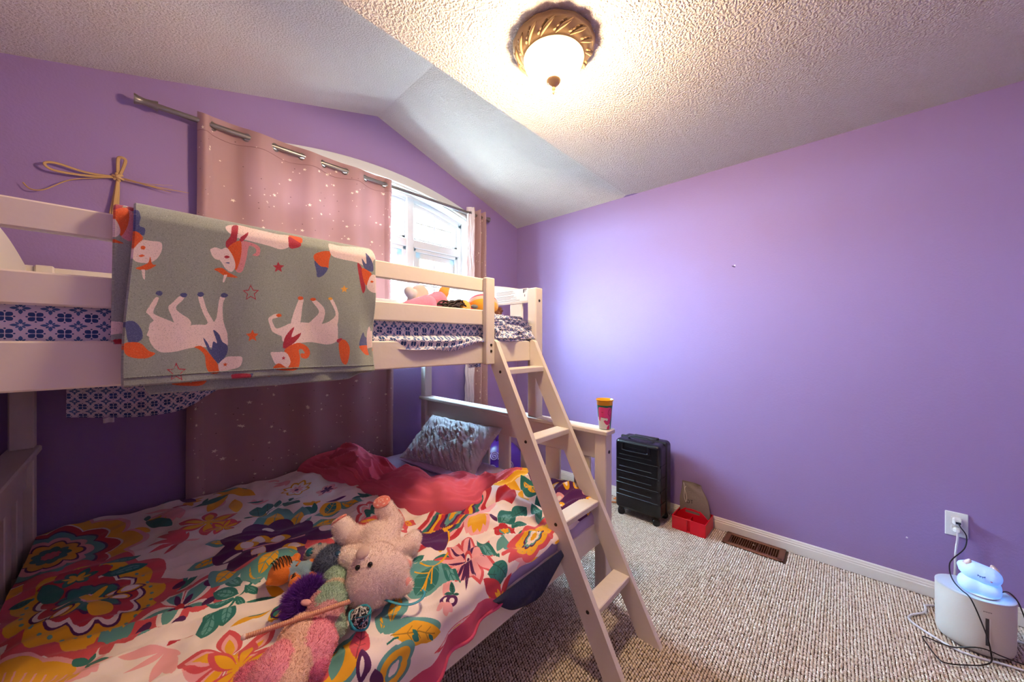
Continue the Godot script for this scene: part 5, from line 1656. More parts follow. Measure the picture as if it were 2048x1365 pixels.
# ------------------------------------------------------------------ soft bodies: tapered capsules joined smoothly, meshed as surface nets
# bones: [a, b, ra, rb, colour]
func blob(mb: MB, bones: Array, cell: float, k: float, rough := 0.0, seed := 1) -> void:
	var lo := Vector3.ONE * 1e9
	var hi := -lo
	for b in bones:
		var r: float = max(b[2], b[3]) + k + cell * 2.0
		lo = lo.min(b[0] - Vector3.ONE * r).min(b[1] - Vector3.ONE * r)
		hi = hi.max(b[0] + Vector3.ONE * r).max(b[1] + Vector3.ONE * r)
	var nx := int((hi.x - lo.x) / cell) + 2
	var ny := int((hi.y - lo.y) / cell) + 2
	var nz := int((hi.z - lo.z) / cell) + 2
	var F := PackedFloat32Array(); F.resize(nx * ny * nz); F.fill(1.0)
	var D := PackedFloat32Array(); D.resize(nx * ny * nz); D.fill(1.0)
	var Cc := PackedInt32Array(); Cc.resize(nx * ny * nz)
	for bi in bones.size():
		var b: Array = bones[bi]
		var a: Vector3 = b[0]
		var ab: Vector3 = b[1] - a
		var l2: float = max(ab.length_squared(), 1e-9)
		var ra: float = b[2]
		var rb: float = b[3]
		var r: float = max(ra, rb) + k + cell * 2.0
		var bl := a.min(b[1]) - Vector3.ONE * r - lo
		var bh := a.max(b[1]) + Vector3.ONE * r - lo
		for z in range(max(0, int(bl.z / cell)), min(nz, int(bh.z / cell) + 1)):
			for y in range(max(0, int(bl.y / cell)), min(ny, int(bh.y / cell) + 1)):
				for x in range(max(0, int(bl.x / cell)), min(nx, int(bh.x / cell) + 1)):
					var p := lo + Vector3(x, y, z) * cell
					var t: float = clampf((p - a).dot(ab) / l2, 0.0, 1.0)
					var d := (p - a - ab * t).length() - lerpf(ra, rb, t)
					var i := (z * ny + y) * nx + x
					if d < D[i]:
						D[i] = d; Cc[i] = bi
					var f := F[i]
					var h := maxf(k - absf(f - d), 0.0) / k
					F[i] = minf(f, d) - h * h * k * 0.25
	if rough > 0.0:
		for z in nz:
			for y in ny:
				for x in nx:
					var i := (z * ny + y) * nx + x
					if absf(F[i]) < cell * 4.0:
						var p := lo + Vector3(x, y, z) * cell
						F[i] += rough * fnl.get_noise_3d(p.x * 70.0 + seed, p.y * 70.0, p.z * 70.0)
	var id := PackedInt32Array(); id.resize(nx * ny * nz); id.fill(-1)
	var i0 := mb.v.size()
	for z in nz - 1:
		for y in ny - 1:
			for x in nx - 1:
				var i := (z * ny + y) * nx + x
				var s := 0
				for q in 8:
					if F[i + (q & 1) + ((q >> 1) & 1) * nx + (q >> 2) * nx * ny] < 0.0: s += 1
				if s == 0 or s == 8: continue
				var sum := Vector3.ZERO
				var cnt := 0
				for e in 12:
					var ax := e >> 2
					var u := e & 1
					var w := (e >> 1) & 1
					var o := [0, 0, 0]
					o[(ax + 1) % 3] = u; o[(ax + 2) % 3] = w
					var ia: int = i + o[0] + o[1] * nx + o[2] * nx * ny
					var ib: int = ia + [1, nx, nx * ny][ax]
					var fa := F[ia]
					var fb := F[ib]
					if (fa < 0.0) == (fb < 0.0): continue
					var t := fa / (fa - fb)
					var pp := Vector3(o[0], o[1], o[2])
					pp[ax] += t
					sum += pp; cnt += 1
				var p := lo + (Vector3(x, y, z) + sum / cnt) * cell
				var g := Vector3(F[i + 1] - F[i], F[i + nx] - F[i], F[i + nx * ny] - F[i])
				var j := i + 1 + nx + nx * ny
				g += Vector3(F[j] - F[j - 1], F[j] - F[j - nx], F[j] - F[j - nx * ny])
				mb.col = bones[Cc[i]][4]
				id[i] = mb.vert(p, g.normalized(), Vector2(p.x, p.z))
	for z in range(1, nz - 1):
		for y in range(1, ny - 1):
			for x in range(1, nx - 1):
				var i := (z * ny + y) * nx + x
				for ax in 3:
					var ib: int = i + [1, nx, nx * ny][ax]
					if (F[i] < 0.0) == (F[ib] < 0.0): continue
					var d1: int = [nx, nx * ny, 1][ax]
					var d2: int = [nx * ny, 1, nx][ax]
					var q := [id[i], id[i - d1], id[i - d1 - d2], id[i - d2]]
					if q[0] < 0 or q[1] < 0 or q[2] < 0 or q[3] < 0: continue
					mb.add_tri(q[0], q[1], q[2]); mb.add_tri(q[0], q[2], q[3])
	mb.col = Color.WHITE

# short pile on a soft toy: small tapered hairs on its surface
func fur(parent: Node, mb: MB, count: int, length: float, width: float, lay: Vector3, seed: int, tint := 1.0) -> void:
	var g := RandomNumberGenerator.new()
	g.seed = seed
	var hair := MB.new()
	var w := width * 0.5
	hair.quad(Vector3(-w, 0, 0), Vector3(w, 0, 0), Vector3(w * 0.7, length * 0.5, length * 0.08), Vector3(-w * 0.7, length * 0.5, length * 0.08), Vector3.BACK)
	hair.tri(Vector3(-w * 0.7, length * 0.5, length * 0.08), Vector3(w * 0.7, length * 0.5, length * 0.08), Vector3(0, length, length * 0.28), Vector3.BACK)
	var area := PackedFloat32Array()
	var tot := 0.0
	for t in range(0, mb.ix.size(), 3):
		tot += (mb.v[mb.ix[t + 1]] - mb.v[mb.ix[t]]).cross(mb.v[mb.ix[t + 2]] - mb.v[mb.ix[t]]).length()
		area.append(tot)
	var mm := MultiMesh.new()
	mm.transform_format = MultiMesh.TRANSFORM_3D
	mm.use_colors = true
	mm.mesh = hair.mesh()
	mm.instance_count = count
	for i in count:
		var t := area.bsearch(g.randf() * tot) * 3
		if t >= mb.ix.size(): t = mb.ix.size() - 3
		var a := mb.ix[t]
		var b := mb.ix[t + 1]
		var c := mb.ix[t + 2]
		var u := g.randf()
		var v := g.randf()
		if u + v > 1.0:
			u = 1.0 - u; v = 1.0 - v
		var p := mb.v[a] * (1 - u - v) + mb.v[b] * u + mb.v[c] * v
		var n := mb.n[a].normalized()
		var dir := (n + lay * 0.5 + Vector3(g.randf_range(-0.55, 0.55), g.randf_range(-0.55, 0.55), g.randf_range(-0.55, 0.55))).normalized()
		var x := dir.cross(Vector3(g.randf_range(-1, 1), g.randf_range(-1, 1), g.randf_range(-1, 1))).normalized()
		var s := g.randf_range(0.7, 1.15)
		mm.set_instance_transform(i, Transform3D(Basis(x, dir, x.cross(dir)).scaled_local(Vector3.ONE * s), p))
		mm.set_instance_color(i, mb.c[a] * (tint * g.randf_range(0.88, 1.1)))
	var mi := MultiMeshInstance3D.new()
	mi.multimesh = mm
	mi.name = numbered(parent, "pile")
	mi.material_override = M.fur
	mi.set_meta("kind", "stuff")
	parent.add_child(mi)

func V(x: float, y: float, z: float) -> Vector3: return Vector3(x, y, z)

func bead(parent: Node, called: String, p: Vector3, r: float, m: Material, flat := 1.0, bas := Basis.IDENTITY) -> void:
	var mb := MB.new()
	mb.ball(p, Vector3(r, r * flat, r), bas, 14, 9)
	part(called, mb, m, parent)

func facing(n: Vector3) -> Basis:
	var y := n.normalized()
	var x := y.cross(Vector3(0.31, 0.2, 0.93)).normalized()
	return Basis(x, y, x.cross(y))

func toys() -> void:
	M.fur = vmat(0.95)
	M.plush = vmat(0.95)
	M.plush.rim_enabled = true; M.plush.rim = 0.5
	bumpy(M.plush, noise_tex(512, 0.09, 71, true, 6.0, FastNoiseLite.TYPE_SIMPLEX_SMOOTH, 3), 6.0, 0.6)
	M.eye = mat(rgb(14, 12, 12), 0.12)
	bear()
	tiger()
	owl()
	caterpillar()
	pompom()
	pink_plush()
	wand()
	upper_toys()

func bear() -> void:
	var t := thing("plush_bear", "pale pink plush bear on its back with coral dotted foot pads", "soft toy")
	var P := lin(242, 220, 214)
	var Q := lin(246, 230, 224)
	var mb := MB.new()
	var bones := [
		[V(0.499, 0.574, -1.022), V(0.505, 0.576, -1.038), 0.077, 0.075, P],
		[V(0.470, 0.560, -1.010), V(0.530, 0.562, -1.015), 0.062, 0.064, P],
		[V(0.482, 0.612, -1.040), V(0.467, 0.636, -1.032), 0.036, 0.022, Q],
		[V(0.560, 0.556, -1.140), V(0.592, 0.560, -1.205), 0.050, 0.066, P],
		[V(0.600, 0.560, -1.200), V(0.605, 0.556, -1.245), 0.066, 0.056, P],
		[V(0.570, 0.565, -1.230), V(0.520, 0.585, -1.285), 0.040, 0.036, P],
		[V(0.520, 0.585, -1.285), V(0.510, 0.612, -1.300), 0.038, 0.034, Q],
		[V(0.635, 0.570, -1.215), V(0.668, 0.590, -1.235), 0.042, 0.036, P],
		[V(0.668, 0.590, -1.235), V(0.650, 0.640, -1.262), 0.034, 0.034, P],
		[V(0.610, 0.555, -1.120), V(0.672, 0.545, -1.125), 0.030, 0.032, P],
		[V(0.672, 0.545, -1.125), V(0.700, 0.556, -1.140), 0.032, 0.026, Q],
		[V(0.535, 0.560, -1.165), V(0.492, 0.556, -1.215), 0.030, 0.028, P],
		[V(0.588, 0.545, -1.030), V(0.605, 0.552, -1.035), 0.022, 0.020, P],
		[V(0.545, 0.535, -0.972), V(0.562, 0.535, -0.965), 0.026, 0.023, P],
		[V(0.475, 0.585, -1.095), V(0.462, 0.590, -1.140), 0.030, 0.026, Q]]
	blob(mb, bones, 0.0055, 0.009, 0.0014)
	part("body", mb, M.plush, t)
	fur(t, mb, 26000, 0.0065, 0.0011, Vector3.ZERO, 3)
	for e in [V(0.440, 0.624, -1.014), V(0.464, 0.633, -0.988)]: bead(t, "eye", e, 0.0075, M.eye)
	bead(t, "nose", V(0.462, 0.650, -1.031), 0.021, mat(rgb(214, 186, 178), 0.85), 0.5, facing(V(-0.5, 0.8, 0.15)))
	# dotted coral pads on the soles
	var cv := Canvas.new(128, 128, Vector2.ZERO, Vector2.ONE, rgb(226, 130, 118))
	for i in 6:
		for j in 6: cv.disc(Vector2(0.08 + i * 0.17 + (0.085 if j % 2 else 0.0), 0.08 + j * 0.17), Vector2(0.035, 0), Vector2(0, 0.035), rgb(246, 214, 200), 10)
	var pad := cloth(cv.texture(), 0.9)
	for f in [[V(0.505, 0.632, -1.318), V(-0.25, 0.75, -0.6), 0.027], [V(0.640, 0.668, -1.268), V(-0.45, 0.85, 0.1), 0.029]]:
		var pm := MB.new()
		pm.ball(f[0], Vector3(f[2], 0.008, f[2] * 1.25), facing(f[1]), 18, 10)
		part("foot_pad", pm, pad, t, "coral foot pad with pale dots")
	for f in [[V(0.603, 0.560, -1.022), V(0.2, 0.75, 0.6)], [V(0.566, 0.547, -0.955), V(0.3, 0.6, 0.75)]]:
		var pm := MB.new()
		pm.ball(f[0], Vector3(0.015, 0.007, 0.015), facing(f[1]), 14, 8)
		part("inner_ear", pm, mat(rgb(232, 158, 150), 0.9), t)

func tiger() -> void:
	var t := thing("plush_tiger", "small orange tiger doll in pale blue overalls lying beside the blue owl", "soft toy")
	var O := lin(222, 120, 36)
	var B := lin(132, 164, 184)
	var K := mat(rgb(30, 22, 20), 0.9)
	var mb := MB.new()
	blob(mb, [[V(0.318, 0.543, -1.292), V(0.330, 0.548, -1.310), 0.034, 0.032, O], [V(0.290, 0.536, -1.285), V(0.284, 0.536, -1.280), 0.011, 0.009, O], [V(0.333, 0.540, -1.345), V(0.338, 0.540, -1.352), 0.012, 0.009, O],
		[V(0.352, 0.540, -1.278), V(0.372, 0.536, -1.258), 0.028, 0.028, B],
		[V(0.372, 0.540, -1.285), V(0.398, 0.545, -1.268), 0.013, 0.013, B], [V(0.398, 0.545, -1.268), V(0.408, 0.546, -1.262), 0.014, 0.013, O],
		[V(0.370, 0.534, -1.235), V(0.382, 0.535, -1.215), 0.013, 0.013, B], [V(0.382, 0.535, -1.215), V(0.386, 0.537, -1.204), 0.014, 0.013, O],
		[V(0.345, 0.535, -1.250), V(0.335, 0.534, -1.222), 0.012, 0.014, O], [V(0.362, 0.550, -1.310), V(0.372, 0.556, -1.325), 0.012, 0.012, O]], 0.0045, 0.010, 0.0006)
	part("body", mb, M.plush, t)
	for i in 7:
		var pts := []
		for j in 7:
			var a := -0.9 + j * 0.3
			var d := V(-0.75 + i * 0.24, cos(a), sin(a)).normalized()
			pts.append(V(0.323, 0.545, -1.300) + d * V(0.040, 0.038, 0.043).length() * 0.57)
		var sm := MB.new()
		sm.tube(pts, [0.0006, 0.0014, 0.0018, 0.0018, 0.0018, 0.0014, 0.0006], 5)
		part("stripe", sm, K, t)
	for i in 3:
		var sm := MB.new()
		sm.tube([V(0.330 + i * 0.004, 0.549, -1.228 - i * 0.008), V(0.338 + i * 0.004, 0.550, -1.232 - i * 0.008), V(0.346 + i * 0.003, 0.546, -1.238 - i * 0.008)], 0.0014, 5)
		part("stripe", sm, K, t)
	var tail := MB.new()
	var tp := []
	for j in 12:
		var a := j / 11.0 * 3.6
		tp.append(V(0.357 + 0.010 * sin(a), 0.566 - j * 0.0002, -1.288 + 0.003 * j + 0.004 * cos(a)))
	tail.tube(tp, 0.0032, 7)
	part("tail", tail, mat(rgb(196, 104, 40), 0.9), t)

func owl() -> void:
	var t := thing("plush_owl", "blue-grey plush bird with white head and glossy teal eye by the tiger", "soft toy")
	var B := lin(92, 104, 134)
	var W := lin(214, 204, 200)
	var mb := MB.new()
	blob(mb, [[V(0.430, 0.545, -1.218), V(0.448, 0.545, -1.245), 0.040, 0.040, B], [V(0.420, 0.548, -1.302), V(0.432, 0.550, -1.285), 0.028, 0.032, W], [V(0.432, 0.553, -1.318), V(0.440, 0.553, -1.325), 0.016, 0.010, W], [V(0.462, 0.548, -1.270), V(0.476, 0.552, -1.280), 0.024, 0.018, B]], 0.005, 0.012, 0.001)
	part("body", mb, M.plush, t)
	fur(t, mb, 9000, 0.009, 0.0011, Vector3.ZERO, 8)
	bead(t, "eye", V(0.405, 0.568, -1.298), 0.015, mat(rgb(22, 108, 128), 0.1), 0.8, facing(V(-0.4, 0.8, 0.2)))
	bead(t, "eye", V(0.436, 0.578, -1.303), 0.007, mat(rgb(22, 108, 128), 0.1))
	for i in 3:
		var wm := MB.new()
		wm.ball(V(0.458 + i * 0.006, 0.577 - i * 0.004, -1.215 - i * 0.012), Vector3(0.012, 0.003, 0.018), Basis(Vector3.UP, 0.4 * i), 12, 7)
		part("wing_sequin", wm, mat(rgb(44, 92, 130), 0.18, 0.4), t)

func caterpillar() -> void:
	var t := thing("plush_caterpillar", "mint green and pink mottled plush lying between the bear and purple pompom", "soft toy")
	var G := lin(176, 204, 186)
	var P := lin(222, 166, 172)
	var W := lin(226, 208, 190)
	var mb := MB.new()
	blob(mb, [[V(0.425, 0.545, -1.128), V(0.418, 0.548, -1.108), 0.036, 0.038, G], [V(0.400, 0.545, -1.130), V(0.396, 0.543, -1.122), 0.024, 0.022, G], [V(0.405, 0.545, -1.085), V(0.396, 0.546, -1.068), 0.032, 0.035, W],
		[V(0.378, 0.548, -1.045), V(0.362, 0.548, -1.022), 0.042, 0.044, G], [V(0.352, 0.553, -1.035), V(0.345, 0.553, -1.025), 0.034, 0.030, P], [V(0.372, 0.560, -1.020), V(0.376, 0.562, -1.012), 0.032, 0.03, G], [V(0.350, 0.548, -0.992), V(0.344, 0.546, -0.980), 0.036, 0.032, P],
		[V(0.362, 0.538, -0.965), V(0.360, 0.535, -0.945), 0.020, 0.018, G]], 0.005, 0.010, 0.0018, 5)
	part("body", mb, M.plush, t)
	fur(t, mb, 13000, 0.0065, 0.0011, Vector3.ZERO, 11)
	var em := MB.new()
	em.ball(V(0.318, 0.572, -1.050), Vector3(0.010, 0.006, 0.018), Basis(Vector3.UP, 0.5), 12, 8)
	part("ear", em, mat(rgb(226, 168, 170), 0.95), t)

func pompom() -> void:
	var t := thing("purple_pompom", "fluffy purple pompom with a thin purple hanging loop", "pompom")
	var mb := MB.new()
	var c := lin(112, 52, 168)
	blob(mb, [[V(0.345, 0.545, -1.118), V(0.325, 0.545, -1.105), 0.030, 0.030, c], [V(0.318, 0.540, -1.095), V(0.305, 0.535, -1.062), 0.024, 0.016, c]], 0.006, 0.012)
	part("core", mb, M.plush, t)
	fur(t, mb, 12000, 0.030, 0.0012, V(-0.6, 0.1, 0.5), 21)
	var lm := MB.new()
	var pts := []
	for i in 20:
		var a := i / 19.0 * TAU
		pts.append(V(0.300 - 0.024 * (1 - cos(a)) * 0.9, 0.522 + 0.008 * sin(a * 0.5), -1.128 + 0.020 * sin(a)))
	lm.tube(pts, 0.003, 6, 0.5)
	part("loop", lm, mat(rgb(66, 34, 104), 0.8), t)

func pink_plush() -> void:
	var t := thing("pink_plush", "pink tie-dyed plush rabbit lying nearest the bed's front edge", "soft toy")
	var P := lin(240, 160, 174)
	var K := lin(226, 122, 150)
	var C := lin(238, 200, 178)
	var mb := MB.new()
	blob(mb, [[V(0.288, 0.540, -0.985), V(0.272, 0.545, -0.960), 0.044, 0.046, C], [V(0.300, 0.556, -0.965), V(0.318, 0.556, -0.930), 0.024, 0.020, K], [V(0.318, 0.556, -0.930), V(0.326, 0.548, -0.905), 0.019, 0.016, P],
		[V(0.300, 0.540, -0.930), V(0.288, 0.540, -0.905), 0.044, 0.040, P], [V(0.262, 0.542, -0.925), V(0.262, 0.540, -0.900), 0.040, 0.036, C], [V(0.285, 0.532, -0.880), V(0.285, 0.530, -0.872), 0.024, 0.022, K],
		[V(0.225, 0.540, -0.925), V(0.205, 0.540, -0.900), 0.045, 0.048, P], [V(0.238, 0.540, -0.890), V(0.226, 0.538, -0.870), 0.034, 0.034, C], [V(0.175, 0.530, -0.955), V(0.168, 0.530, -0.930), 0.028, 0.028, K]], 0.0055, 0.012, 0.0014, 9)
	part("body", mb, M.plush, t)
	fur(t, mb, 14000, 0.0055, 0.0011, Vector3.ZERO, 31)

func wand() -> void:
	var t := thing("wand", "peach twisted stick with a dark knitted ball and teal ribbons", "toy wand")
	var mb := MB.new()
	var a := V(0.172, 0.603, -0.990)
	var b := V(0.388, 0.590, -0.945)
	mb.tube([a, b], 0.0055, 10)
	part("rod", mb, mat(rgb(214, 150, 116), 0.6), t)
	mb = MB.new()
	for h in 2:
		var pts := []
		for i in 160:
			var s := i / 159.0
			var an := s * 150.0 + h * PI
			pts.append(a.lerp(b, s) + (Vector3.UP * cos(an) + V(-0.2, 0, -0.98) * sin(an)) * 0.0055)
		mb.tube(pts, 0.0013, 4)
	part("twist", mb, mat(rgb(226, 176, 142), 0.6), t)
	bead(t, "rod_tip", a, 0.0062, mat(rgb(236, 214, 204), 0.4))
	mb = MB.new()
	var c := V(0.412, 0.538, -0.935)
	var g := RandomNumberGenerator.new()
	g.seed = 9
	mb.ball(c, Vector3(0.024, 0.022, 0.024), Basis.IDENTITY, 14, 10)
	part("ball_core", mb, mat(rgb(50, 50, 58), 0.9), t)
	for q in 2:
		mb = MB.new()
		for i in 46:
			var d := V(g.randf_range(-1, 1), g.randf_range(-0.2, 1), g.randf_range(-1, 1)).normalized()
			var e := d.cross(V(g.randf_range(-1, 1), g.randf_range(-1, 1), g.randf_range(-1, 1))).normalized()
			var p := []
			for j in 5: p.append(c + (d * cos((j - 2) * 0.32) + e * sin((j - 2) * 0.32)).normalized() * 0.0255)
			mb.tube(p, 0.0018, 4)
		part("yarn", mb, mat(rgb(206, 204, 202) if q == 0 else rgb(52, 54, 64), 0.9), t)
	var rm := mat(rgb(38, 150, 172), 0.45)
	for q in 4:
		mb = MB.new()
		var p := []
		for i in 24:
			var an := TAU * i / 23.0
			p.append(c + Basis(V(0.3 + q, 1, q * 0.7).normalized(), q * 1.1) * V(cos(an) * 0.027, 0.010 * sin(an * 2.0 + q) + 0.008, sin(an) * 0.024))
		for i in 24: p[i].y = max(p[i].y, 0.522)
		mb.tube(p, 0.0030, 6, 0.3)
		part("ribbon_loop", mb, rm, t)
	mb = MB.new()
	var path := [V(0.415, 0.545, -1.005), V(0.432, 0.552, -1.025), V(0.467, 0.545, -0.995), V(0.495, 0.535, -0.945), V(0.520, 0.527, -0.912), V(0.545, 0.524, -0.895), V(0.572, 0.524, -0.893), V(0.590, 0.526, -0.905), V(0.596, 0.524, -0.925)]
	mb.tube(smooth_path(path, 5), 0.004, 6, 0.25)
	part("ribbon_tail", mb, rm, t)

func smooth_path(p: Array, sub: int) -> Array:
	var r := []
	for i in p.size() - 1:
		var a: Vector3 = p[max(i - 1, 0)]
		var d: Vector3 = p[min(i + 2, p.size() - 1)]
		for j in sub: r.append(p[i].cubic_interpolate(p[i + 1], a, d, float(j) / sub))
	r.append(p[p.size() - 1])
	return r

func upper_toys() -> void:
	var t := thing("white_pillow", "plain pale grey pillow at the foot of the top bunk", "pillow", V(1.30, 1.472, -1.98))
	var mb := MB.new()
	cushion(mb, Vector3(0.20, 0.072, 0.30), Transform3D(Basis(Vector3.BACK, 0.12), Vector3.ZERO), 4, 0.015, 40)
	part("pillowcase", mb, plain_cloth(rgb(214, 216, 214), 0.85), t)
	t = thing("pink_doll", "pink plush with two rounded limbs beside the upper guard rail", "soft toy")
	mb = MB.new()
	var P := lin(214, 128, 156)
	blob(mb, [[V(0.90, 1.437, -1.52), V(1.005, 1.455, -1.52), 0.030, 0.050, P], [V(1.06, 1.475, -1.60), V(1.125, 1.492, -1.60), 0.036, 0.052, P]], 0.007, 0.012, 0.0008)
	part("body", mb, M.plush, t)
	t = thing("dark_haired_doll", "doll with curly dark brown hair and yellow head on the top bunk", "doll")
	mb = MB.new()
	blob(mb, [[V(1.205, 1.448, -1.485), V(1.215, 1.455, -1.49), 0.042, 0.040, lin(232, 164, 70)]], 0.006, 0.01)
	part("head", mb, M.plush, t)
	mb = MB.new()
	var g := RandomNumberGenerator.new()
	g.seed = 15
	for i in 80:
		var s := V(1.185 + g.randf_range(-0.03, 0.02), 1.452 + g.randf_range(-0.03, 0.03), -1.475 + g.randf_range(-0.03, 0.03))
		var p := []
		var an := g.randf() * TAU
		var ln := g.randf_range(0.06, 0.13)
		var dr := g.randf_range(-0.35, 0.25)
		for j in 12:
			var q := j / 11.0
			p.append(s + V(-ln * q + 0.006 * cos(an + q * 12.0), dr * ln * q - 0.035 * q * q + 0.006 * sin(an + q * 12.0), 0.01 * sin(an * 3.0) * q))
			p[j].y = max(p[j].y, 1.408)
		mb.tube(p, 0.0042, 5)
	part("hair", mb, mat(rgb(44, 30, 30), 0.7), t)
	t = thing("rainbow_cushion", "round yellow, pink and white striped plush on the top bunk", "soft toy")
	var cols := [[lin(236, 166, 48), -0.9, -0.15], [lin(238, 178, 168), -0.15, 0.15], [lin(214, 40, 92), 0.15, 0.3], [lin(240, 190, 184), 0.3, 0.55], [lin(236, 226, 226), 0.55, 0.98]]
	for c in cols:
		mb = MB.new()
		mb.col = c[0]
		var pr := []
		for i in 9:
			var y: float = lerp(float(c[1]), float(c[2]), i / 8.0)
			pr.append(Vector2(0.088 * sqrt(1.0 - y * y), 0.072 * y))
		mb.lathe(pr, 30, Transform3D(Basis(Vector3.BACK, -0.35) * Basis(Vector3.RIGHT, -0.4), V(1.365, 1.473, -1.50)))
		part("stripe_band", mb, M.plush, t)
	t = thing("magenta_cloth_doll", "small magenta cloth triangle between the doll and striped plush", "soft toy")
	mb = MB.new()
	blob(mb, [[V(1.255, 1.470, -1.535), V(1.29, 1.44, -1.53), 0.030, 0.034, lin(206, 30, 96)], [V(1.29, 1.44, -1.53), V(1.32, 1.43, -1.53), 0.03, 0.02, lin(206, 30, 96)]], 0.006, 0.012)
	part("body", mb, M.plush, t)
	t = thing("orange_plush", "small orange plush limb standing behind the pink plush", "soft toy")
	mb = MB.new()
	blob(mb, [[V(1.185, 1.50, -1.64), V(1.195, 1.548, -1.64), 0.018, 0.026, lin(232, 150, 60)], [V(1.195, 1.548, -1.64), V(1.215, 1.585, -1.64), 0.028, 0.022, lin(232, 150, 60)], [V(1.185, 1.50, -1.64), V(1.18, 1.44, -1.63), 0.026, 0.04, lin(226, 206, 196)]], 0.006, 0.012)
	part("body", mb, M.plush, t)
	t = thing("beige_plush", "beige and pink plush at the back of the toy heap", "soft toy")
	mb = MB.new()
	blob(mb, [[V(1.10, 1.49, -1.78), V(1.13, 1.545, -1.78), 0.05, 0.052, lin(222, 186, 178)], [V(1.06, 1.54, -1.76), V(1.05, 1.55, -1.76), 0.03, 0.028, lin(206, 202, 208)]], 0.007, 0.015)
	part("body", mb, M.plush, t)
	bead(thing("grey_pebble_toy", "small grey rounded toy in front of the magenta cloth", "toy"), "shell", V(1.262, 1.460, -1.455), 0.020, mat(rgb(98, 108, 110), 0.5), 0.6)
	mb = MB.new()
	t = thing("brown_plush", "dark brown plush ear peeping over the sheet near the ladder", "soft toy")
	blob(mb, [[V(1.415, 1.40, -1.47), V(1.45, 1.452, -1.45), 0.026, 0.016, lin(110, 62, 38)], [V(1.37, 1.42, -1.46), V(1.42, 1.43, -1.45), 0.022, 0.022, lin(110, 62, 38)]], 0.006, 0.01, 0.001)
	part("body", mb, M.plush, t)
	fur(t, mb, 2500, 0.009, 0.0012, Vector3.ZERO, 5)

# ------------------------------------------------------------------ things on the walls
func strip(mb: MB, pts: Array, w0: float, w1: float, th := 0.0012, up := Vector3.BACK) -> void:
	# flat ribbon of palm leaf
	var p := smooth_path(pts, 6)
	var r := []
	for i in p.size(): r.append(lerp(w0, w1, float(i) / (p.size() - 1)) * 0.5)
	mb.tube(p, r, 6, th / max(w0, w1) * 2.0, up)

func wall_things() -> void:
	var palm := mat(rgb(198, 164, 108), 0.75)
	bumpy(palm, noise_tex(256, 0.03, 51, true, 3.0), 9.0, 0.5)
	var t := thing("palm_cross", "dried palm leaf cross pinned to the purple wall above the bunk", "palm cross")
	var z := ZW + 0.012
	var c := V(-0.045, 2.030, z + 0.006)
	var arms := [
		["upright", [[c, V(-0.046, 2.075, z + 0.004), V(-0.044, 2.116, z + 0.010), V(-0.032, 2.122, z + 0.016), V(-0.022, 2.112, z + 0.012), V(-0.034, 2.06, z + 0.008), c]], 0.013, 0.011],
		["lower_leaf", [[c, V(-0.055, 1.95, z + 0.005), V(-0.070, 1.83, z + 0.012)], [c, V(-0.046, 1.95, z + 0.006), V(-0.050, 1.83, z + 0.006)], [c, V(-0.052, 1.94, z + 0.012), V(-0.060, 1.84, z + 0.016)]], 0.010, 0.014],
		["looped_arm", [[c, V(-0.14, 2.020, z + 0.006), V(-0.22, 2.030, z + 0.010), V(-0.250, 2.016, z + 0.018), V(-0.226, 1.996, z + 0.016), V(-0.14, 2.005, z + 0.010), c]], 0.009, 0.011],
		["side_leaf", [[c, V(0.06, 2.025, z + 0.006), V(0.198, 2.031, z + 0.010)], [c, V(0.05, 2.022, z + 0.01), V(0.13, 2.012, z + 0.014)]], 0.008, 0.002],
		["curled_strand", [[c, V(-0.10, 2.010, z + 0.004), V(-0.185, 1.970, z + 0.010), V(-0.25, 1.909, z + 0.012), V(-0.285, 1.900, z + 0.010), V(-0.305, 1.922, z + 0.006)]], 0.004, 0.005]]
	for a in arms:
		for line in a[1]:
			var mb := MB.new()
			strip(mb, line, a[2], a[3])
			part(a[0], mb, palm, t)
	var knot := MB.new()
	for i in 3:
		var an := i * 1.05 + 0.4
		var d := V(cos(an), sin(an), 0)
		var e := V(-sin(an), cos(an), 0)
		strip(knot, [c + d * 0.018 + e * 0.008, c + V(0, 0, 0.012) + e * 0.002, c - d * 0.018 - e * 0.006], 0.012, 0.012, 0.002)
	part("knot", knot, palm, t)
	for i in 4:
		var mb := MB.new()
		mb.tube(smooth_path([c, c + V(0.04, -0.004 * i, 0.008), c + V(0.09 + 0.03 * i, -0.012 + 0.009 * i, 0.006 + 0.004 * i)], 5), 0.0007, 4)
		part("fibre", mb, palm, t)
	# outlet with charger, by the humidifier
	outlet(V(WX, 0.388, 0.405), Vector3.LEFT, "white wall outlet with plugged-in charger above the humidifier", true)
	outlet(V(2.49, 0.37, ZW), Vector3.BACK, "white wall outlet on the window wall behind the footboard", false)
	# chipped paint marks on the right wall
	var m := mat(rgb(232, 226, 230), 0.7)
	var d := mat(rgb(74, 58, 92), 0.8)
	for q in [[1.768, -0.525, 0.012, 0.004, d, "thin dark slanted scuff high on the right wall"], [1.775, -0.518, 0.005, 0.004, m, "pale chip of paint beside the dark scuff on the wall"], [0.262, 0.245, 0.004, 0.004, m, "pale nick low on the right wall left of the outlet"]]:
		var mb := MB.new()
		mb.ball(V(WX, q[0], q[1]), Vector3(0.0008, q[3], q[2]), Basis(Vector3.RIGHT, 0.5), 8, 6)
		tagged(part("wall_scuff", mb, q[4]), q[5], "scuff", "scuffs on the right wall")

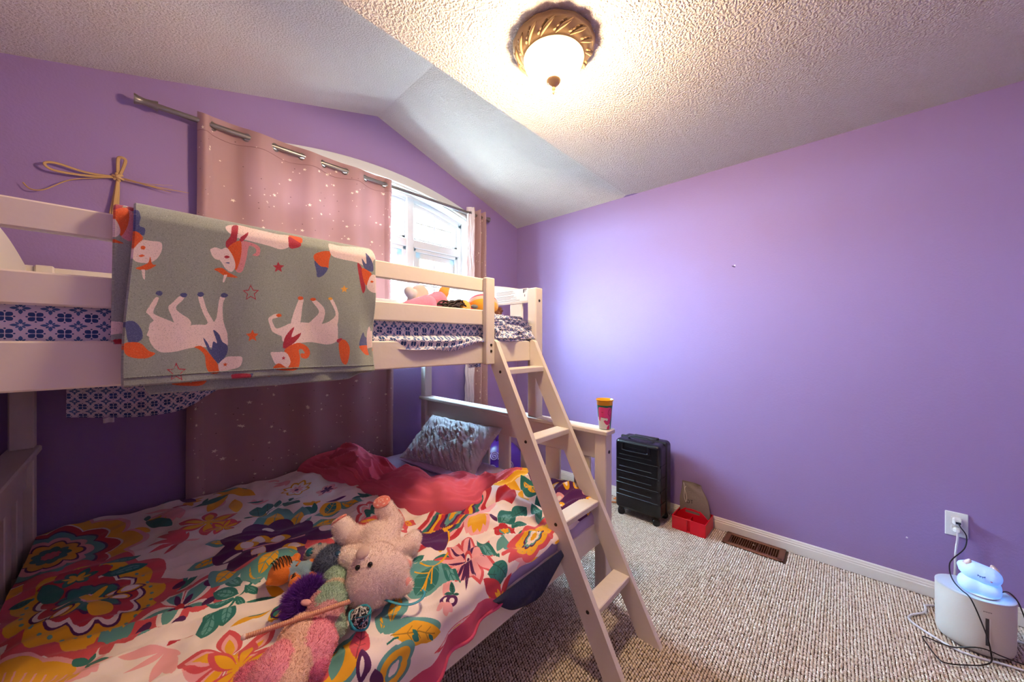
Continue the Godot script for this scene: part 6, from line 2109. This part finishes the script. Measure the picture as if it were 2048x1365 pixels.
func outlet(at: Vector3, n: Vector3, label: String, used: bool) -> void:
	var t := thing("wall_outlet", label, "outlet", at)
	t.basis = Basis(Vector3.UP.cross(n), Vector3.UP, n)
	var mb := MB.new()
	mb.box(V(-0.036, -0.058, 0.0), V(0.036, 0.058, 0.006), 0.003)
	part("plate", mb, M.plastic_white, t)
	for s in [-1, 1]:
		mb = MB.new()
		mb.box(V(-0.017, s * 0.02 - 0.014, 0.005), V(0.017, s * 0.02 + 0.014, 0.0075), 0.003)
		var so := part("socket", mb, M.plastic_white, t)
		for e in [-1, 1]:
			mb = MB.new()
			mb.box(V(e * 0.006 - 0.001, s * 0.02 - 0.004, 0.007), V(e * 0.006 + 0.001, s * 0.02 + 0.005, 0.0078), 0.0)
			part("slot", mb, M.black, so)
	mb = MB.new()
	mb.tube([V(0, 0, 0.005), V(0, 0, 0.0068)], 0.003, 10)
	part("screw", mb, M.nickel, t)

# ------------------------------------------------------------------ things on the floor by the right wall
func floor_things() -> void:
	suitcase()
	caddy()
	vent()
	humidifier()
	cat_lamp()
	cords()
	cup()
	hopper_ball()
	var t := thing("paper_scrap", "crumpled white paper scrap on the carpet under the suitcase", "paper")
	var mb := MB.new()
	mb.grid(12, 8, func(u: float, v: float) -> Vector3: return V(2.50 + u * 0.07, 0.012 + 0.014 * absf(sin(u * 7.0 + v * 3.0)), -1.20 + v * 0.06 + 0.01 * u))
	part("sheet", mb, mat(rgb(220, 224, 226), 0.9), t)
	t = thing("wooden_stick", "short wooden stick lying on the carpet left of the suitcase", "stick")
	mb = MB.new()
	mb.tube([V(2.54, 0.012, -1.35), V(2.60, 0.012, -1.26)], 0.007, 8)
	part("shaft", mb, mat(rgb(190, 130, 78), 0.7), t)
	mb = MB.new()
	mb.grid(6, 6, func(u: float, v: float) -> Vector3: return V(2.62 + u * 0.05, 0.012 + 0.02 * sin(u * 3.0) * v, -1.34 + v * 0.06))
	tagged(part("orange_wrapper", mb, mat(rgb(206, 128, 60), 0.6)), "small orange wrapper on the carpet behind the suitcase", "wrapper")

func suitcase() -> void:
	var t := thing("suitcase", "black hard-shell suitcase with ridges standing against the purple wall", "suitcase")
	var shell := mat(rgb(5, 5, 8), 0.24)
	bumpy(shell, noise_tex(256, 0.2, 43, true, 2.0), 6.0, 0.3)
	var x0 := 2.425
	var x1 := 2.645
	var z0 := -1.225
	var z1 := -0.895
	for e in 2: # two halves of the shell
		var a := x0 if e == 0 else 2.547
		var b := 2.533 if e == 0 else x1
		var mb := MB.new()
		rounded_box(mb, V(a - (0.0 if e == 0 else 0.03), 0.055, z0), V(b + (0.03 if e == 0 else 0.0), 0.560, z1), 0.030)
		part("shell", mb, shell, t)
	var mb := MB.new()
	rounded_box(mb, V(2.528, 0.050, z0 - 0.004), V(2.552, 0.565, z1 + 0.004), 0.011)
	part("zip_band", mb, mat(rgb(10, 10, 12), 0.6), t)
	# ridges across the face, some bright-edged
	for i in 4:
		var y := 0.452 - i * 0.086
		mb = MB.new(); mb.box(V(x0 - 0.003, y - 0.004, z0 + 0.035), V(x0 + 0.01, y + 0.004, z1 - 0.06), 0.003)
		part("ridge", mb, shell, t)
		mb = MB.new(); mb.box(V(x0 - 0.0025, y - 0.046, z0 + 0.012), V(x0 + 0.01, y - 0.030, z1 - 0.012), 0.003)
		part("ridge", mb, shell, t)
		mb = MB.new(); mb.box(V(x0 + 0.012, y - 0.046, z1 - 0.002), V(2.52, y - 0.030, z1 + 0.0025), 0.002)
		part("ridge", mb, shell, t)
	# recessed carry handle on the face and bow handle on top
	mb = MB.new(); mb.tube(smooth_path([V(x0 - 0.002, 0.535, -1.165), V(x0 - 0.006, 0.500, -1.165), V(x0 - 0.008, 0.488, -1.15), V(x0 - 0.008, 0.487, -1.06), V(x0 - 0.008, 0.488, -0.985), V(x0 - 0.006, 0.500, -0.972), V(x0 - 0.002, 0.535, -0.972)], 5), 0.0075, 8)
	part("front_handle", mb, shell, t)
	mb = MB.new(); mb.box(V(x0 - 0.004, 0.510, -1.150), V(x0 + 0.01, 0.545, -0.988), 0.004)
	part("handle_plate", mb, shell, t)
	mb = MB.new(); mb.tube(smooth_path([V(2.50, 0.553, -1.16), V(2.50, 0.574, -1.13), V(2.50, 0.580, -1.06), V(2.50, 0.574, -0.99), V(2.50, 0.553, -0.96)], 5), 0.009, 8, 0.6)
	part("top_handle", mb, mat(rgb(16, 16, 20), 0.4), t)
	mb = MB.new(); mb.box(V(2.56, 0.555, -1.15), V(2.61, 0.568, -0.97), 0.004)
	part("pull_handle", mb, mat(rgb(14, 14, 16), 0.4), t)
	for cx in [x0 + 0.035, x1 - 0.035]:
		for cz in [z0 + 0.035, z1 - 0.04]:
			mb = MB.new(); mb.box(V(cx - 0.018, 0.035, cz - 0.016), V(cx + 0.018, 0.068, cz + 0.016), 0.006)
			var cf := part("caster_fork", mb, M.black, t)
			for s in [-1, 1]:
				mb = MB.new()
				var wx := Transform3D(Basis(Vector3.UP, 0.5) * Basis(Vector3.BACK, PI / 2), V(cx, 0.025, cz))
				mb.lathe([Vector2(0, s * 0.005), Vector2(0.022, s * 0.005), Vector2(0.025, s * 0.008), Vector2(0.025, s * 0.014), Vector2(0.021, s * 0.018), Vector2(0, s * 0.018)], 20, wx)
				part("wheel", mb, mat(rgb(20, 22, 24), 0.5), cf)

func caddy() -> void:
	var t := thing("red_caddy", "red plastic tote caddy with carry handle on the carpet", "caddy")
	var red := mat(rgb(206, 16, 34), 0.38)
	var x0 := 2.505
	var x1 := 2.690
	var z0 := -0.845
	var z1 := -0.640
	var h := 0.088
	var wall := func(ax: float, az: float, bx: float, bz: float, y1: float) -> void:
		var mb := MB.new()
		var d := Vector2(bx - ax, bz - az)
		mb.box(V(0, 0.004, -0.0016), V(d.length(), y1, 0.0016), 0.001, Transform3D(Basis(Vector3.UP, -d.angle()), V(ax, 0, az)))
		part("wall", mb, red, t)
	var xm := (x0 + x1) * 0.5
	var zm := (z0 + z1) * 0.5
	wall.call(x0, z0, x0, zm - 0.012, h); wall.call(x0, zm + 0.012, x0, z1, h)
	wall.call(x1, z0, x1, z1, h); wall.call(x0, z0, x1, z0, h); wall.call(x0, z1, x1, z1, h)
	wall.call(x0, zm - 0.012, x0 + 0.018, zm - 0.012, h); wall.call(x0, zm + 0.012, x0 + 0.018, zm + 0.012, h)
	wall.call(x0 + 0.018, zm - 0.012, x0 + 0.018, zm + 0.012, h); wall.call(x0 + 0.018, zm, xm, zm, h - 0.004)
	var mb := MB.new(); mb.box(V(x0, 0.002, z0), V(x1, 0.006, z1), 0.001)
	part("base", mb, red, t)
	mb = MB.new()
	mb.tube([V(x0, h, z0), V(x0, h, z1), V(x1, h, z1), V(x1, h, z0), V(x0, h, z0)], 0.0045, 8, 0.7)
	part("rim", mb, red, t)
	# arched divider with a grip hole
	var poly := PackedVector2Array()
	for i in 21: poly.append(Vector2(lerp(z0 + 0.004, z1 - 0.004, i / 20.0), h - 0.004 + 0.045 * pow(sin(PI * i / 20.0), 0.7)))
	var outer := PackedVector2Array(poly)
	# left, right, bottom and top pieces round the hole
	var hx0 := zm - 0.045
	var hx1 := zm + 0.045
	var hy0 := 0.098
	var hy1 := 0.116
	mb = MB.new()
	var xfm := Transform3D(Basis(Vector3.BACK, Vector3.UP, Vector3.LEFT), V(xm, 0, 0))
	mb.prism(PackedVector2Array([Vector2(z0, 0.004), Vector2(z1, 0.004), Vector2(z1, h - 0.004), Vector2(hx1, hy0), Vector2(hx0, hy0), Vector2(z0, h - 0.004)]), -0.0025, 0.0025, xfm)
	var lp := PackedVector2Array([Vector2(hx0, hy0), Vector2(z0 + 0.004, h - 0.004)])
	var rp := PackedVector2Array([Vector2(z1 - 0.004, h - 0.004), Vector2(hx1, hy0)])
	var tp := PackedVector2Array()
	for p in outer:
		if p.x < hx0: lp.append(p)
		elif p.x <= hx1: tp.append(p)
	lp.append(Vector2(hx0, hy1 + 0.014))
	rp.append(Vector2(hx1, hy1 + 0.014))
	for p in outer:
		if p.x > hx1: rp.append(p)
	var tq := PackedVector2Array([Vector2(hx1, hy1), Vector2(hx0, hy1), Vector2(hx0, hy1 + 0.014)])
	tq.append_array(tp); tq.append(Vector2(hx1, hy1 + 0.014))
	for pl in [tq]: mb.prism(pl, -0.0025, 0.0025, xfm)
	mb.prism(PackedVector2Array([Vector2(z0 + 0.004, h - 0.006), Vector2(hx0, hy0 - 0.001), Vector2(hx0, hy1 + 0.013), Vector2(z0 + 0.028, h + 0.017)]), -0.0025, 0.0025, xfm)
	mb.prism(PackedVector2Array([Vector2(z1 - 0.004, h - 0.006), Vector2(z1 - 0.028, h + 0.017), Vector2(hx1, hy1 + 0.013), Vector2(hx1, hy0 - 0.001)]), -0.0025, 0.0025, xfm)
	part("handle", mb, red, t)
	# drawstring pouch standing in it
	t = thing("drawstring_pouch", "grey-brown cloth drawstring pouch tilted in the red caddy", "pouch", V(2.655, 0.012, -0.735))
	t.rotation = Vector3(-0.12, 0.1, -0.06)
	var pm := plain_cloth(rgb(136, 124, 112), 0.95, 0.03, 4.0, 0.6)
	mb = MB.new()
	for s in [1.0, -1.0]:
		mb.grid(26, 34, func(u: float, v: float) -> Vector3:
			var a := u * 2.0 - 1.0
			var w: float = lerp(0.088, 0.066, smoothstep(0.55, 1.0, v)) + 0.006 * sin(v * 5.0)
			var th := 0.022 * pow(maxf(0.0, 1.0 - a * a), 0.6) * (0.5 + 0.5 * sin(PI * clampf(v, 0.02, 0.8))) + 0.002
			return V(-s * th + 0.003 * sin(v * 20.0 + a * 4.0) * smoothstep(0.6, 1.0, v), v * 0.270 - 0.012 * a * smoothstep(0.7, 1.0, v), a * w), null, null, V(-s, 0, 0))
	part("cloth", mb, pm, t)
	mb = MB.new()
	for q in [[V(-0.010, 0.278, -0.050), V(-0.022, 0.235, -0.045), V(-0.026, 0.18, -0.052), V(-0.028, 0.145, -0.045)], [V(-0.010, 0.258, -0.028), V(-0.022, 0.235, -0.043), V(-0.028, 0.185, -0.036), V(-0.027, 0.152, -0.040), V(-0.027, 0.148, -0.048)]]: mb.tube(smooth_path(q, 5), 0.0016, 5)
	part("drawstring", mb, mat(rgb(226, 214, 196), 0.9), t)
	var tx := MeshInstance3D.new()
	var tm := TextMesh.new()
	tm.text = "OT"
	tm.font_size = 24
	tm.pixel_size = 0.0014
	tm.depth = 0.0008
	var fo := SystemFont.new()
	fo.font_names = PackedStringArray(["Droid Sans"])
	tm.font = fo
	tx.mesh = tm
	tx.material_override = mat(rgb(34, 28, 26), 0.9)
	tx.name = "lettering"
	tx.transform = Transform3D(Basis(Vector3.BACK, Vector3.UP, Vector3.LEFT), V(-0.0245, 0.150, -0.022))
	t.add_child(tx)

func vent() -> void:
	var t := thing("floor_vent", "brown metal floor register set in the carpet by the baseboard", "vent", V(2.620, 0.0, -0.400))
	var br := mat(rgb(112, 66, 46), 0.45, 0.3)
	var x := 0.080
	var z := 0.155
	for b in [[-x, x, -z, -z + 0.030], [-x, x, z - 0.030, z], [-x, -x + 0.026, -z, z], [x - 0.026, x, -z, z]]:
		var mb := MB.new(); mb.box(V(b[0], 0.0, b[2]), V(b[1], 0.010, b[3]), 0.003)
		part("frame", mb, br, t)
	for i in 22:
		var zz := -0.122 + i * 0.244 / 21.0
		var mb := MB.new(); mb.box(V(-0.056, 0.001, -0.0012), V(0.056, 0.007, 0.0012), 0.0, Transform3D(Basis(Vector3.RIGHT, 0.5), V(0, 0, zz)))
		part("fin", mb, br, t)
	for i in 4:
		var mb := MB.new(); mb.box(V(-0.056, 0.003, -0.0012), V(0.056, 0.0088, 0.0012), 0.0, Transform3D(Basis.IDENTITY, V(0, 0, -0.075 + i * 0.05)))
		part("crossbar", mb, br, t)
	var mb := MB.new()
	mb.box(V(-0.058, -0.118, -0.128), V(0.058, -0.116, 0.128), 0.0)
	for s in [-1, 1]:
		mb.box(V(s * 0.058 - 0.001, -0.118, -0.128), V(s * 0.058 + 0.001, 0.001, 0.128), 0.0)
		mb.box(V(-0.058, -0.118, s * 0.128 - 0.001), V(0.058, 0.001, s * 0.128 + 0.001), 0.0)
	part("duct", mb, br, t)
	mb = MB.new(); mb.box(V(0.0, 0.008, -0.006), V(0.006, 0.011, 0.006), 0.001)
	part("lever", mb, M.nickel, t)

func humidifier() -> void:
	var t := thing("humidifier", "white oval humidifier with dark water window near the outlet", "humidifier", V(2.405, 0.0, 0.405))
	t.rotation.y = 0.0
	var w := mat(rgb(222, 218, 210), 0.5)
	bumpy(w, noise_tex(256, 0.1, 47, true, 2.0), 5.0, 0.2)
	var mb := MB.new()
	mb.lathe([Vector2(0.0, 0.012), Vector2(0.092, 0.012), Vector2(0.104, 0.020), Vector2(0.110, 0.036), Vector2(0.111, 0.10), Vector2(0.112, 0.222), Vector2(0.112, 0.229)], 48, Transform3D.IDENTITY, null, 0.80, 0.95)
	part("body", mb, w, t)
	mb = MB.new()
	mb.lathe([Vector2(0.108, 0.224), Vector2(0.1125, 0.2295), Vector2(0.1115, 0.2345), Vector2(0.106, 0.236), Vector2(0.098, 0.2335), Vector2(0.085, 0.2325), Vector2(0.0, 0.2325)], 48, Transform3D.IDENTITY, null, 0.80, 0.95)
	part("lid", mb, mat(rgb(212, 216, 220), 0.42), t)
	mb = MB.new()
	mb.lathe([Vector2(0.0, 0.0), Vector2(0.08, 0.0), Vector2(0.085, 0.012), Vector2(0, 0.012)], 36, Transform3D.IDENTITY, null, 0.80, 0.95)
	part("foot_ring", mb, mat(rgb(150, 148, 144), 0.6), t)
	# the control face looks towards the camera side
	var front := func(z: float, y: float, out: float) -> Vector3:
		var rz := 0.112 * 0.95
		var rx := 0.112 * 0.80
		return V(-rx * sqrt(maxf(0.0, 1.0 - z * z / (rz * rz))) - out, y, z)
	mb = MB.new()
	for z in [0.018]:
		mb.grid(4, 20, func(u: float, v: float) -> Vector3: return front.call(z + (u - 0.5) * 0.009, lerp(0.170, 0.062, v), 0.0012))
	part("water_window", mb, mat(rgb(72, 74, 78), 0.15), t, "narrow dark water level window")
	mb = MB.new()
	mb.grid(2, 20, func(u: float, v: float) -> Vector3: return front.call(0.025 + (u - 0.5) * 0.003, lerp(0.171, 0.061, v), 0.0014))
	part("window_edge", mb, mat(rgb(238, 238, 236), 0.3), t)
	mb = MB.new()
	for i in 7:
		var z := 0.008 + i * 0.0032
		mb.grid(1, 1, func(u: float, v: float) -> Vector3: return front.call(z + u * 0.0022, lerp(0.197, 0.193 + 0.001 * (i % 2), v), 0.0008))
	part("maker_mark", mb, mat(rgb(120, 116, 112), 0.6), t)
	for q in [[0.0, 0.038], [0.030, 0.034]]:
		mb = MB.new()
		var p: Vector3 = front.call(q[0], q[1], 0.0006)
		mb.torus(p, 0.0042, 0.0006, Basis(Vector3.UP, -PI / 2 + q[0] * 7.0), 16, 5)
		mb.box(V(-0.0004, 0, -0.0004), V(0.0004, 0.003, 0.0004), 0.0, Transform3D(Basis.IDENTITY, p))
		part("button_icon", mb, mat(rgb(110, 108, 106), 0.6), t)
	for q in [[0.012, 0.042], [0.022, 0.040], [0.036, 0.044]]:
		mb = MB.new()
		mb.box(-V(0.0006, 0.0022, 0.0006), V(0.0006, 0.0022, 0.0006), 0.0, Transform3D(Basis.IDENTITY, front.call(q[0], q[1], 0.0)))
		part("button_icon", mb, mat(rgb(130, 128, 126), 0.6), t)

func cat_lamp() -> void:
	var at := V(2.385, 0.2345, 0.415)
	var t := thing("cat_night_light", "glowing pale blue sleeping cat night light on the humidifier lid", "night light", at)
	var gm := mat(rgb(214, 232, 244), 0.5)
	gm.emission_enabled = true; gm.emission = Color(0.22, 0.55, 0.95); gm.emission_energy_multiplier = 0.62
	var mb := MB.new()
	var W := Color.WHITE
	blob(mb, [[V(-0.005, 0.036, -0.022), V(0.005, 0.036, 0.022), 0.036, 0.036, W], [V(-0.026, 0.030, 0.012), V(-0.026, 0.030, 0.026), 0.026, 0.026, W], [V(-0.020, 0.028, -0.028), V(-0.016, 0.028, -0.018), 0.028, 0.028, W]], 0.0045, 0.012)
	part("body", mb, gm, t)
	mb = MB.new()
	blob(mb, [[V(-0.006, 0.088, -0.016), V(-0.010, 0.084, 0.024), 0.037, 0.033, W], [V(0.0, 0.092, -0.038), V(0.0, 0.098, -0.044), 0.020, 0.014, W], [V(-0.018, 0.077, 0.014), V(-0.020, 0.076, 0.024), 0.027, 0.023, W]], 0.0045, 0.012)
	part("head", mb, gm, t)
	for e in [[V(-0.012, 0.118, -0.030), 0.5], [V(0.0, 0.112, 0.036), -0.5]]:
		var em := MB.new()
		em.lathe([Vector2(0.014, -0.008), Vector2(0.010, 0.004), Vector2(0.004, 0.014), Vector2(0.0, 0.016)], 12, Transform3D(Basis(Vector3.RIGHT, e[1] * 0.6), e[0]))
		part("ear", em, mat(rgb(226, 214, 214), 0.6), t)
	var dk := mat(rgb(22, 62, 98), 0.5)
	for e in [[-0.002, 0.090], [0.034, 0.086]]:
		var em := MB.new()
		var pts := []
		for i in 9:
			var a := PI * i / 8.0
			var zz: float = e[0] + 0.009 * cos(a)
			var rz := (zz - 0.006) / 0.05
			pts.append(V(-0.0465 + 0.030 * rz * rz, e[1] - 0.004 * sin(a), zz))
		em.tube(pts, 0.0012, 5)
		for i in 4:
			var b: Vector3 = pts[1 + i * 2]
			em.tube([b, b + V(-0.003, -0.004, -0.001)], 0.0008, 4)
		part("closed_eye", em, dk, t)
	bead(t, "nose", V(-0.0475, 0.076, 0.022), 0.0032, mat(rgb(206, 150, 150), 0.6), 0.7)
	mb = MB.new()
	mb.lathe([Vector2(0, 0), Vector2(0.042, 0), Vector2(0.046, 0.003), Vector2(0.042, 0.007), Vector2(0, 0.007)], 30)
	part("base_rim", mb, mat(rgb(236, 226, 214), 0.5), t)
	var o := OmniLight3D.new()
	o.name = "night_light_glow"
	o.position = V(-0.005, 0.045, 0.0)
	o.light_color = Color(0.30, 0.65, 1.0)
	o.light_energy = 0.012
	o.light_size = 0.02
	o.omni_range = 6.0
	o.omni_attenuation = 2.0
	o.shadow_enabled = true
	t.add_child(o)

func cords() -> void:
	var wht := mat(rgb(224, 226, 230), 0.45)
	# charger block and its plug
	var t := thing("usb_charger", "small white charger block plugged into the right wall outlet", "charger", V(WX - 0.0075, 0.408, 0.405))
	var mb := MB.new(); mb.box(V(-0.030, -0.017, -0.014), V(0.0, 0.017, 0.014), 0.005)
	part("block", mb, M.plastic_white, t)
	mb = MB.new(); mb.box(V(-0.038, -0.006, -0.008), V(-0.029, 0.003, 0.008), 0.001)
	part("usb_plug", mb, M.black, t)
	t = thing("power_cord", "white power cord running from the outlet behind the humidifier across the carpet", "cord")
	mb = MB.new(); mb.box(V(WX - 0.030, 0.352, 0.392), V(WX - 0.0075, 0.378, 0.418), 0.007)
	part("plug", mb, M.plastic_white, t)
	mb = MB.new()
	mb.tube(smooth_path([V(2.690, 0.358, 0.405), V(2.688, 0.325, 0.404), V(2.688, 0.25, 0.398), V(2.690, 0.15, 0.396), V(2.686, 0.04, 0.385), V(2.660, 0.012, 0.360), V(2.620, 0.010, 0.332), V(2.580, 0.012, 0.292), V(2.545, 0.018, 0.288), V(2.510, 0.011, 0.280), V(2.455, 0.011, 0.240), V(2.413, 0.011, 0.222), V(2.375, 0.011, 0.240), V(2.332, 0.010, 0.290), V(2.300, 0.010, 0.345), V(2.302, 0.010, 0.400), V(2.320, 0.010, 0.460), V(2.330, 0.010, 0.512), V(2.345, 0.010, 0.60), V(2.42, 0.010, 0.66), V(2.50, 0.010, 0.62), V(2.54, 0.010, 0.55), V(2.50, 0.010, 0.50), V(2.475, 0.014, 0.46)], 6), 0.0042, 8)
	part("cable", mb, wht, t)
	t = thing("usb_cable", "thin black cable looping from the charger to the night light", "cord")
	mb = MB.new()
	mb.tube(smooth_path([V(2.672, 0.406, 0.405), V(2.662, 0.396, 0.409), V(2.655, 0.365, 0.425), V(2.650, 0.325, 0.424), V(2.640, 0.295, 0.412), V(2.60, 0.262, 0.378), V(2.545, 0.252, 0.360), V(2.47, 0.2405, 0.352), V(2.40, 0.2395, 0.353), V(2.345, 0.2395, 0.364), V(2.318, 0.2385, 0.376), V(2.304, 0.220, 0.386), V(2.302, 0.16, 0.405), V(2.300, 0.10, 0.421), V(2.296, 0.05, 0.428), V(2.290, 0.020, 0.428), V(2.265, 0.012, 0.408), V(2.230, 0.012, 0.375), V(2.172, 0.012, 0.297), V(2.205, 0.012, 0.272), V(2.245, 0.012, 0.262), V(2.285, 0.012, 0.252), V(2.305, 0.012, 0.262), V(2.300, 0.014, 0.330), V(2.285, 0.06, 0.400), V(2.290, 0.055, 0.455), V(2.330, 0.035, 0.525), V(2.40, 0.03, 0.56), V(2.46, 0.06, 0.565), V(2.49, 0.13, 0.55), V(2.485, 0.20, 0.53), V(2.455, 0.240, 0.500), V(2.415, 0.243, 0.470), V(2.395, 0.241, 0.452)], 6), 0.0023, 7)
	part("cable", mb, M.black, t)

func cup() -> void:
	var t := thing("cup", "yellow-rimmed green cup with a pink elephant on the footboard cap", "cup", V(1.556, 0.850, -0.838))
	# printed sleeve: pink elephant on green and pale grey
	var pk := rgb(206, 62, 122)
	var dk := rgb(120, 30, 70)
	var cv := Canvas.new(512, 256, Vector2.ZERO, Vector2(2, 1), rgb(14, 118, 88))
	cv.smooth(PackedVector2Array([Vector2(0.80, 0.75), Vector2(0.9, 0.5), Vector2(1.3, 0.5), Vector2(1.6, 0.6), Vector2(1.6, 1.05), Vector2(0.78, 1.05)]), rgb(206, 214, 210))
	cv.smooth(PackedVector2Array([Vector2(0.68, 0.35), Vector2(0.72, 0.15), Vector2(0.85, 0.08), Vector2(1.0, 0.10), Vector2(1.2, 0.08), Vector2(1.38, 0.14), Vector2(1.40, 0.55), Vector2(1.32, 0.68), Vector2(1.25, 0.5), Vector2(1.15, 0.52), Vector2(0.98, 0.52), Vector2(0.9, 0.6), Vector2(0.94, 0.66), Vector2(1.05, 0.62), Vector2(1.12, 0.66), Vector2(1.0, 0.80), Vector2(0.86, 0.80), Vector2(0.76, 0.68)]), pk)
	cv.petal(Vector2(0.82, 0.80), Vector2(0.93, 1.1), 0.5, pk)
	cv.line(PackedVector2Array([Vector2(0.80, 0.14), Vector2(0.90, 0.22), Vector2(0.92, 0.34), Vector2(0.84, 0.46)]), 0.02, dk)
	cv.line(PackedVector2Array([Vector2(0.9, 0.6), Vector2(0.94, 0.67), Vector2(1.05, 0.62)]), 0.02, dk)
	cv.line(PackedVector2Array([Vector2(1.14, 0.30), Vector2(1.22, 0.29)]), 0.02, dk)
	cv.line(PackedVector2Array([Vector2(0.98, 0.53), Vector2(1.25, 0.50)]), 0.018, dk)
	for i in 6: cv.line(PackedVector2Array([Vector2(0.74, 0.36 + i * 0.06), Vector2(0.82, 0.38 + i * 0.06)]), 0.012, dk)
	var m := mat(Color.WHITE, 0.3)
	m.albedo_texture = cv.texture()
	var mb := MB.new()
	var i0 := 0
	for s in 49:
		var a := TAU * s / 48.0
		for q in 2:
			var r := 0.036 if q == 0 else 0.0275
			var y := 0.118 if q == 0 else 0.003
			mb.vert(V(-cos(a) * r, y, -sin(a) * r), V(-cos(a), 0.08, -sin(a)).normalized(), Vector2(fposmod(0.5 + s / 48.0 - 0.5, 1.0) if s < 48 else 1.0, 0.0 if q == 0 else 1.0))
	for s in 48:
		var k := s * 2
		mb.add_tri(k, k + 1, k + 3); mb.add_tri(k, k + 3, k + 2)
	mb.lathe([Vector2(0, 0.0), Vector2(0.026, 0.0), Vector2(0.0275, 0.003)], 32)
	var sl := part("sleeve", mb, m, t)
	sl.rotation.y = 3.85
	mb = MB.new()
	mb.lathe([Vector2(0.0355, 0.116), Vector2(0.0370, 0.117), Vector2(0.0375, 0.134), Vector2(0.0415, 0.138), Vector2(0.0418, 0.142), Vector2(0.0395, 0.1435), Vector2(0.0370, 0.140), Vector2(0.034, 0.128), Vector2(0.0, 0.126)], 40)
	part("lid", mb, mat(rgb(246, 176, 14), 0.35), t)
	bead(t, "spout_dot", V(0.01, 0.131, -0.012), 0.004, mat(rgb(90, 60, 20), 0.6))

func hopper_ball() -> void:
	var t := thing("hopper_ball", "purple ball with white spirals on the floor behind the footboard", "ball", V(2.12, 0.222, -2.12))
	var mb := MB.new()
	mb.ball(Vector3.ZERO, Vector3(0.216, 0.216, 0.216), Basis.IDENTITY, 40, 26)
	part("ball", mb, mat(rgb(82, 34, 140), 0.25), t)
	var wm := mat(rgb(196, 176, 220), 0.3)
	for d in [V(-0.66, 0.10, 0.74), V(-0.86, 0.16, 0.46), V(-0.40, 0.30, 0.86), V(-0.70, 0.62, 0.42), V(-0.95, -0.1, 0.1), V(-0.1, 0.0, 0.99)]:
		var n: Vector3 = d.normalized()
		var x := n.cross(Vector3.UP).normalized()
		var y := x.cross(n)
		var p := []
		for i in 60:
			var s := i / 59.0
			var an := s * TAU * 2.6
			p.append((n + (x * cos(an) + y * sin(an)) * (0.015 + 0.17 * s)).normalized() * 0.2165)
		mb = MB.new()
		mb.tube(p, 0.0042, 5)
		part("spiral", mb, wm, t)
	mb = MB.new()
	mb.torus(V(0, 0.225, 0), 0.035, 0.012, Basis.IDENTITY, 20, 8)
	part("handle", mb, mat(rgb(82, 34, 140), 0.3), t)
